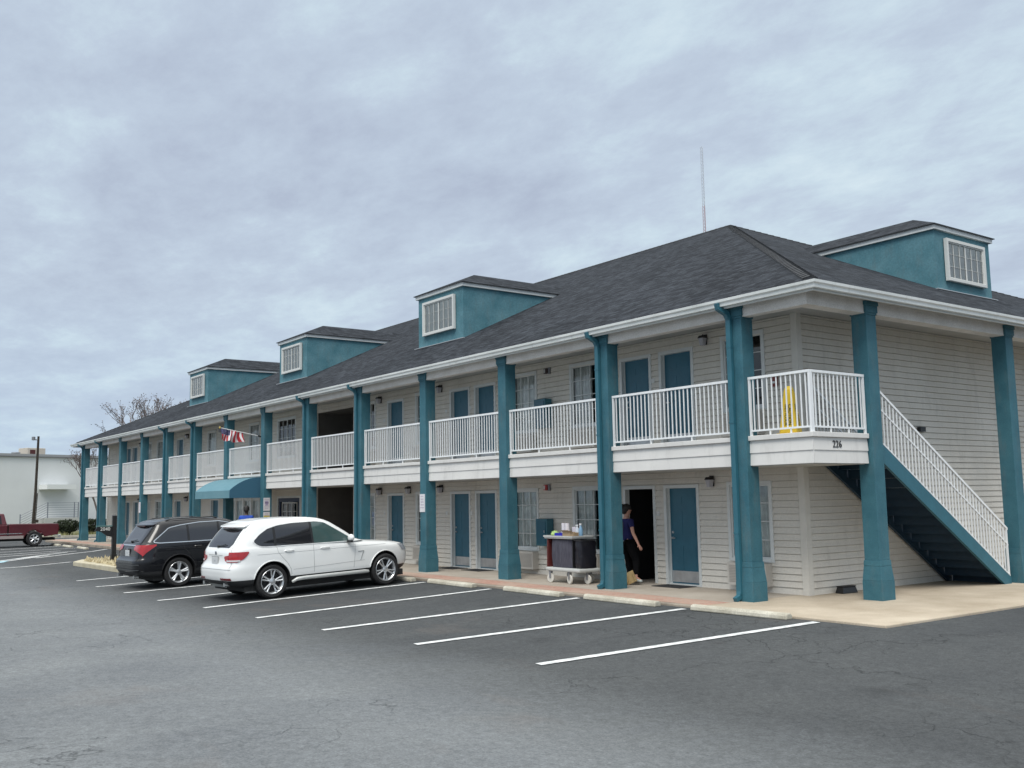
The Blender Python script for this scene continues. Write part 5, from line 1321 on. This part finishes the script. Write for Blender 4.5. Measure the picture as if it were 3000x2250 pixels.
for x, y, h_, lb in ((-.15, -.02, .30, 'tall white paper roll standing in the blue tray'), (.02, -.05, .31, 'tall white paper roll right of the blue tray')):
    o = item('paper_roll', lb, 'paper roll', x, y, 1.0305 if x < 0 else 1.0205, 'paper rolls on the cart'); MB().lathe([(.02, h_), (.02, h_-.02), (.052, h_-.0), (.055, .0)], 18).build('roll', mat('white_roll', (.68, .66, .70), .8), o, smooth=40); MB().lathe([(.018, h_-.01), (.022, h_+.004)], 12).build('core', mat('card_core', (.35, .27, .18), .8), o)
o = item('tissue_pack', 'white and violet tissue packs piled behind the brown box on the cart', 'pack', .17, .10)
MB().box(-.10, .0, -.06, .06, 0, .22).build('pack', mat('violet_white', (.55, .52, .66), .6, col2=(.70, .70, .74), vscale=14), o, bevel=.012); MB().box(.01, .11, -.06, .05, 0, .20).build('pack', mat('white_pack', (.66, .66, .70), .6), o, bevel=.012)
for x, y, w_, h_, lb in ((.17, -.13, .13, .12, 'wide low brown cardboard box on the cart top'), (.41, -.16, .06, .11, 'small brown cardboard box at the right end of the cart top')):
    o = item('cardboard_box', lb, 'box', x, y, group='cardboard boxes on the cart'); m = MB(); m.box(-w_, w_, -.08, .08, 0, h_); m.build('carton', mat('cardboard', (.36, .26, .16), .85, var=.12, vscale=5), o, bevel=.004)
    m = MB(); m.q((-w_, -.08, h_+.001), (w_, -.08, h_+.001), (w_*1.05, -.13, h_+.04), (-w_*1.05, -.13, h_+.04)); m.build('flap', mat('cardboard', (.36, .26, .16), .85), o)
for i, (x, y, hh, colr, lb) in enumerate(((.30, .02, .30, (.55, .60, .66), 'white spray bottle, left of the pair at the right end of the cart'), (.40, .04, .33, (.20, .36, .52), 'blue spray bottle, right of the pair at the right end of the cart'))):
    o = item('spray_bottle', lb, 'bottle', x, y, group='spray bottles on the cart'); MB().lathe([(.001, 0), (.042, 0), (.044, .02), (.044, hh*.55), (.018, hh*.72), (.015, hh*.8)], 16).build('bottle', mat('bottle%d' % i, colr, .3), o, smooth=40)
    MB().box(-.05, .022, -.012, .012, hh*.8, hh*.92).box(-.045, -.03, -.008, .008, hh*.62, hh*.8).build('trigger', mat('trig', (.65, .66, .68), .4), o, bevel=.003)
# broom, dustpan and carton at the doorway
e_ = empty('broom', (-5.735, .80, 0), R(10)); tag(e_, 'broom with a grey flared skirt and straw bristles standing by the open doorway', 'broom')
MB().fr(-.13, .13, -.04, .04, 0, .27, -.095, .095, -.03, .03).build('bristles', mat('straw', (.50, .34, .15), .9, var=.2, vscale=25, streak=True), e_); MB().fr(-.097, .097, -.035, .035, .2705, .60, -.02, .02, -.02, .02).build('skirt', mat('skirt_grey', (.40, .42, .42), .6), e_)
MB().tube([(0, 0, .60), (.0, .06, 1.35)], .012, 8).build('broom_handle', mat('handle_wood', (.05, .04, .03), .6), e_)
e_ = empty('dustpan', (-5.47, .86, 0), R(20)); tag(e_, 'tilted tan dustpan beside the broom at the open doorway', 'dustpan')
m = MB(); m.box(-.10, .10, -.015, .015, 0, .25); m.box(-.10, -.09, -.07, -.015, 0, .2); m.box(.09, .10, -.07, -.015, 0, .2); m.xf(Matrix.Rotation(R(-24), 4, 'Y')); m.xf(Matrix.Translation((0, 0, .05))); m.build('pan', mat('tan_plastic', (.50, .36, .17), .6, var=.1), e_, bevel=.004)
# door mats
for x, lb in ((-4.56, 'thin black door mat at the closed teal door right of the open doorway'), (-11.9, 'thin black door mat at the right door of the ground floor pair'), (-13.15, 'thin black door mat at the left door of the ground floor pair')):
    o = MB().box(x-.42, x+.42, .92, 1.42, .0, .014).build('door_mat', mat('mat_black', (.02, .02, .022), .95), bevel=.004); tag(o, lb, 'door mat', 'door mats')

# ------------------------------------------------------------------ far things
e_ = empty('warehouse', (0, 0, 0)); tag(e_, 'long plain pale grey warehouse wall with a flat roof beyond the lot', 'warehouse')
w0 = Vector((-78.26, -.41, 0)); w1 = Vector((-81.44, 8.98, 0)); wd = (w1-w0).normalized(); wn_ = Vector((wd.y, -wd.x, 0))
MW = Matrix.Translation(w0) @ Matrix((wd, -wn_, Vector((0, 0, 1)))).transposed().to_4x4()   # local x along wall, y into building
e_.matrix_world = MW
PALE = mat('pale_wall', (.66, .68, .685), .75, var=.04, vscale=.4)
MB().box(-40, 60, 0, 40, -.5, 6.02).build('wall', PALE, e_)
MB().box(-40.2, 60.2, -.14, 0, 6.02, 6.28).box(-40.2, 60.2, 0, 40.2, 6.06, 6.12).build('roof_edge', mat('roof_edge_grey', (.30, .31, .32), .5), e_)
MB().box(-40.2, 60.2, -.16, -.141, 6.02, 6.08).build('gutter', mat('dark_edge', (.12, .12, .13), .5), e_)
MB().box(4.15, 6.75, -1.3, -.01, 3.36, 3.75).build('door_canopy', mat('canopy_white', (.72, .74, .74), .5), e_)
MB().box(3.9, 7.1, -1.5, -.01, -.5, 1.0).build('loading_step', mat('step_pale', (.45, .455, .44), .8), e_)
m = MB()
for k in range(7): m.box(4.2, 6.9, -1.45, -1.42, 1.08+k*.19, 1.105+k*.19)
for x in (4.2, 6.55, 6.9): m.box(x-.03, x+.03, -1.46, -1.40, 1.0, 2.28)
for k in range(7):
    z = .1+k*.19; m.tube([(1.9, -1.43, z+.0), (4.2, -1.43, z+1.05)], .016, 5)
for x in (1.9, 3.0): m.box(x-.03, x+.03, -1.46, -1.40, -.2, .1+7*.18+(x-1.9)*.45)
m.build('stair_railing', mat('rail_grey', (.20, .22, .26), .5), e_)
ru = empty('rooftop_unit', MW @ Vector((4.95, 2.5, 6.12))); tag(ru, 'beige rooftop air unit with a dark red opening on the warehouse roof', 'rooftop unit')
m = MB().box(-.85, .75, -.7, .7, 0, .78); m.xf(Matrix.Rotation(math.atan2(wd.y, wd.x), 4, 'Z')); m.build('casing', mat('unit_beige', (.46, .42, .36), .7), ru, bevel=.03)
m = MB().box(-.62, -.15, -.715, -.701, .2, .62); m.xf(Matrix.Rotation(math.atan2(wd.y, wd.x), 4, 'Z')); m.build('opening', mat('unit_dark', (.07, .015, .015), .7), ru)
ru = empty('roof_vent', MW @ Vector((2.95, 1.5, 6.12))); tag(ru, 'small dark flat vent cap on the warehouse roof, left of the utility pole', 'roof vent')
MB().lathe([(.12, 0), (.12, .25), (.36, .26), (.34, .34), (.05, .38)], 14).build('vent_cap', GREYM, ru, smooth=40)
# utility pole
pz = gz(-65.9, .65); e_ = empty('utility_pole', (-65.9, .65, pz)); tag(e_, 'dark weathered wooden utility pole in front of the pale warehouse', 'pole')
MB().tube([(0, -.12, 0), (0, .0, 3), (0, .06, 7.0)], [.11, .095, .075], 10).build('shaft', WOODP, e_, smooth=60)
MB().tube([(0, .06, 6.75), (.1, -.25, 6.75)], .04, 6).lathe([(.03, 6.7), (.12, 6.72), (.12, 6.95), (.04, 6.97)], 10, 'z', (.1, -.28, 0)).build('lamp_bracket', GREYM, e_)
MB().box(-.22, .22, -.05, .22, .95, 1.15).tube([(.16, .0, .1), (.16, .10, 3.0)], .03, 6).build('conduit', WOODP, e_)
# radio mast
e_ = empty('radio_mast', (-69.83, 74.72, -.2)); tag(e_, 'slender red and white lattice radio mast rising behind the roof', 'radio mast')
H_ = 44.4; mw = .17; segs = 74
for ci, (nm, cc) in enumerate((('lattice_section', (.42, .30, .32)), ('lattice_section', (.52, .55, .60)))):
    for s_ in range(6):
        if s_ % 2 != ci: continue
        m = MB(); z0_, z1_ = H_*s_/6, H_*(s_+1)/6
        cn = [(mw*math.cos(R(90+120*k)), mw*math.sin(R(90+120*k))) for k in range(3)]
        for a in cn: m.tube([(a[0], a[1], z0_), (a[0], a[1], z1_)], .028, 5)
        nz_ = 18
        for i in range(nz_):
            za, zb2 = z0_+(z1_-z0_)*i/nz_, z0_+(z1_-z0_)*(i+1)/nz_
            for k in range(3):
                a, b2_ = cn[k], cn[(k+1) % 3]; m.tube([(*a, za), (*b2_, zb2)], .016, 4, caps=False)
        m.build(nm, mat('mast%d' % ci, cc, .5, metal=.2), e_)
# hedge, grass, road kerb
def leaf_blob(mb, c, r, n, s, rnd, sq=1.0):
    for k in range(n):
        while True:
            p = Vector((rnd.uniform(-1, 1), rnd.uniform(-1, 1), rnd.uniform(-1, 1)))
            if .35 < p.length < 1: break
        p = Vector((c[0]+p.x*r[0], c[1]+p.y*r[1], c[2]+p.z*r[2])); a = Vector((rnd.gauss(0, 1), rnd.gauss(0, 1), rnd.gauss(0, 1))).normalized(); b = a.orthogonal().normalized(); s2 = s*rnd.uniform(.6, 1.3)
        w_ = a.cross(b); mb.q(p-b*s2, p+w_*s2*.45, p+b*s2, p-w_*s2*.45)
gr_ = MB().q((-79, -12, -.12), (-60.5, -12, -.10), (-60.5, 30, -.10), (-79, 30, -.12)).build('verge', mat('verge_grass', (.09, .11, .045), .95, col2=(.17, .16, .09), vscale=.8, speck=.3, sscale=8), nrm=False); tag(gr_, kind='structure')
o = MB().box(-60.5, -60.2, -12, 30, -.4, .02).box(-64.2, -63.4, -12, 30, -.3, -.04).build('road_kerb', KERB); tag(o, kind='structure')
hedgeM = mat('hedge_green', (.012, .020, .010), .8, col2=(.035, .05, .02), vscale=3)
rnd = random.Random(5)
for k, (y, w_, h_, lb) in enumerate(((2.0, .95, .98, 'dark evergreen shrub beyond the pickup tailgate'), (3.55, .95, 1.02, 'dark evergreen shrub left of the leftmost teal column'), (5.1, .95, 1.0, 'dark evergreen shrub seen between the two leftmost teal columns'), (6.7, 1.0, 1.0, 'dark evergreen shrub seen just right of the second teal column from the left'))):
    e_ = empty('shrub', (-62.5, y, -.12)); tag(e_, lb, 'shrub', 'evergreen shrubs by the warehouse')
    m = MB(); leaf_blob(m, (0, 0, .72), (.62, w_, .46), 1500, .085, rnd); leaf_blob(m, (0, 0, .45), (.30, w_*.5, .3), 300, .08, rnd); m.build('foliage', hedgeM, e_, nrm=False)
    m = MB(); 
    for q in range(4): m.tube([(rnd.uniform(-.08, .08), rnd.uniform(-.2, .2), 0), (rnd.uniform(-.3, .3), rnd.uniform(-.5, .5), .7)], [.04, .015], 5)
    m.build('stem', WOODP, e_)
m = MB()
for k in range(900):
    x, y = rnd.uniform(-62.9, -61.2), rnd.uniform(1.0, 8.0); h_ = rnd.uniform(.1, .42); a = rnd.uniform(0, 3.14); d = (math.cos(a)*.03, math.sin(a)*.03); m.q((x-d[0], y-d[1], -.12), (x+d[0], y+d[1], -.12), (x+rnd.uniform(-.12, .12), y+rnd.uniform(-.12, .12), -.12+h_))
tag(m.build('tall_grass', mat('dry_grass', (.20, .20, .08), .9, col2=(.34, .32, .15), vscale=4), nrm=False), 'tufts of yellow green grass under the shrubs', 'grass', kind='stuff')
# bare trees
def bare_tree(loc, H__, rad, label, seed, levels=6, leafcol=None, lean=0):
    rn = random.Random(seed); e_ = empty('bare_tree', loc); tag(e_, label, 'tree', 'leafless trees behind the motel')
    tk = MB(); cr_ = MB(); lf_ = MB()
    def grow(p, d, L_, r, lv):
        q_ = p+d*L_; midp = (p+q_)/2+Vector((rn.gauss(0, .03), rn.gauss(0, .03), 0))*L_
        (tk if lv <= 1 else cr_).tube([p, midp, q_], [r, r*.85, r*.68], 6 if lv < 2 else 3, caps=False)
        if leafcol and lv >= 4:
            for _ in range(3):
                a = q_+Vector((rn.gauss(0, .08), rn.gauss(0, .08), rn.gauss(0, .08))); b = Vector((rn.gauss(0, 1), rn.gauss(0, 1), rn.gauss(0, 1))).normalized()*.05; c = b.orthogonal().normalized()*.03; lf_.q(a-b, a+c, a+b, a-c)
        if lv >= levels: return
        nb2 = 3 if lv < 2 else rn.choice((2, 3, 3))
        for k in range(nb2):
            ax = d.orthogonal().normalized(); ax.rotate(Quaternion(d, rn.uniform(0, 6.28))); nd_ = d.copy(); nd_.rotate(Quaternion(ax, R(rn.uniform(14, 38)*rad))); nd_ = (nd_+Vector((0, 0, .18))).normalized()
            grow(q_ if k else q_, nd_, L_*rn.uniform(.66, .86), r*.64, lv+1)
    grow(Vector((0, 0, 0)), Vector((lean, 0, 1)).normalized(), H__*.27, H__*.017, 0)
    tk.build('trunk', mat('bark', (.10, .085, .075), .9, var=.2), e_, nrm=False); cr_.build('branches', mat('twigs', (.15, .125, .12), .9, var=.2), e_, nrm=False)
    if lf_.f: lf_.build('leaves', mat('dead_leaves', leafcol, .8, var=.25, vscale=2), e_, nrm=False)
bare_tree((-61.6, 8.0, -.1), 10.3, 1.0, 'bare winter tree rising above the left end of the roof, the taller crown', 11, 6, (.16, .13, .12))
bare_tree((-60.9, 10.6, -.1), 9.4, 1.0, 'lower bare winter tree just right of the taller one, mostly behind the roof slope', 23, 6, (.16, .13, .12))
bare_tree((-62.2, 3.9, -.1), 6.0, .9, 'small tree with rusty leaves seen between the two leftmost teal columns', 31, 5, (.26, .09, .045))
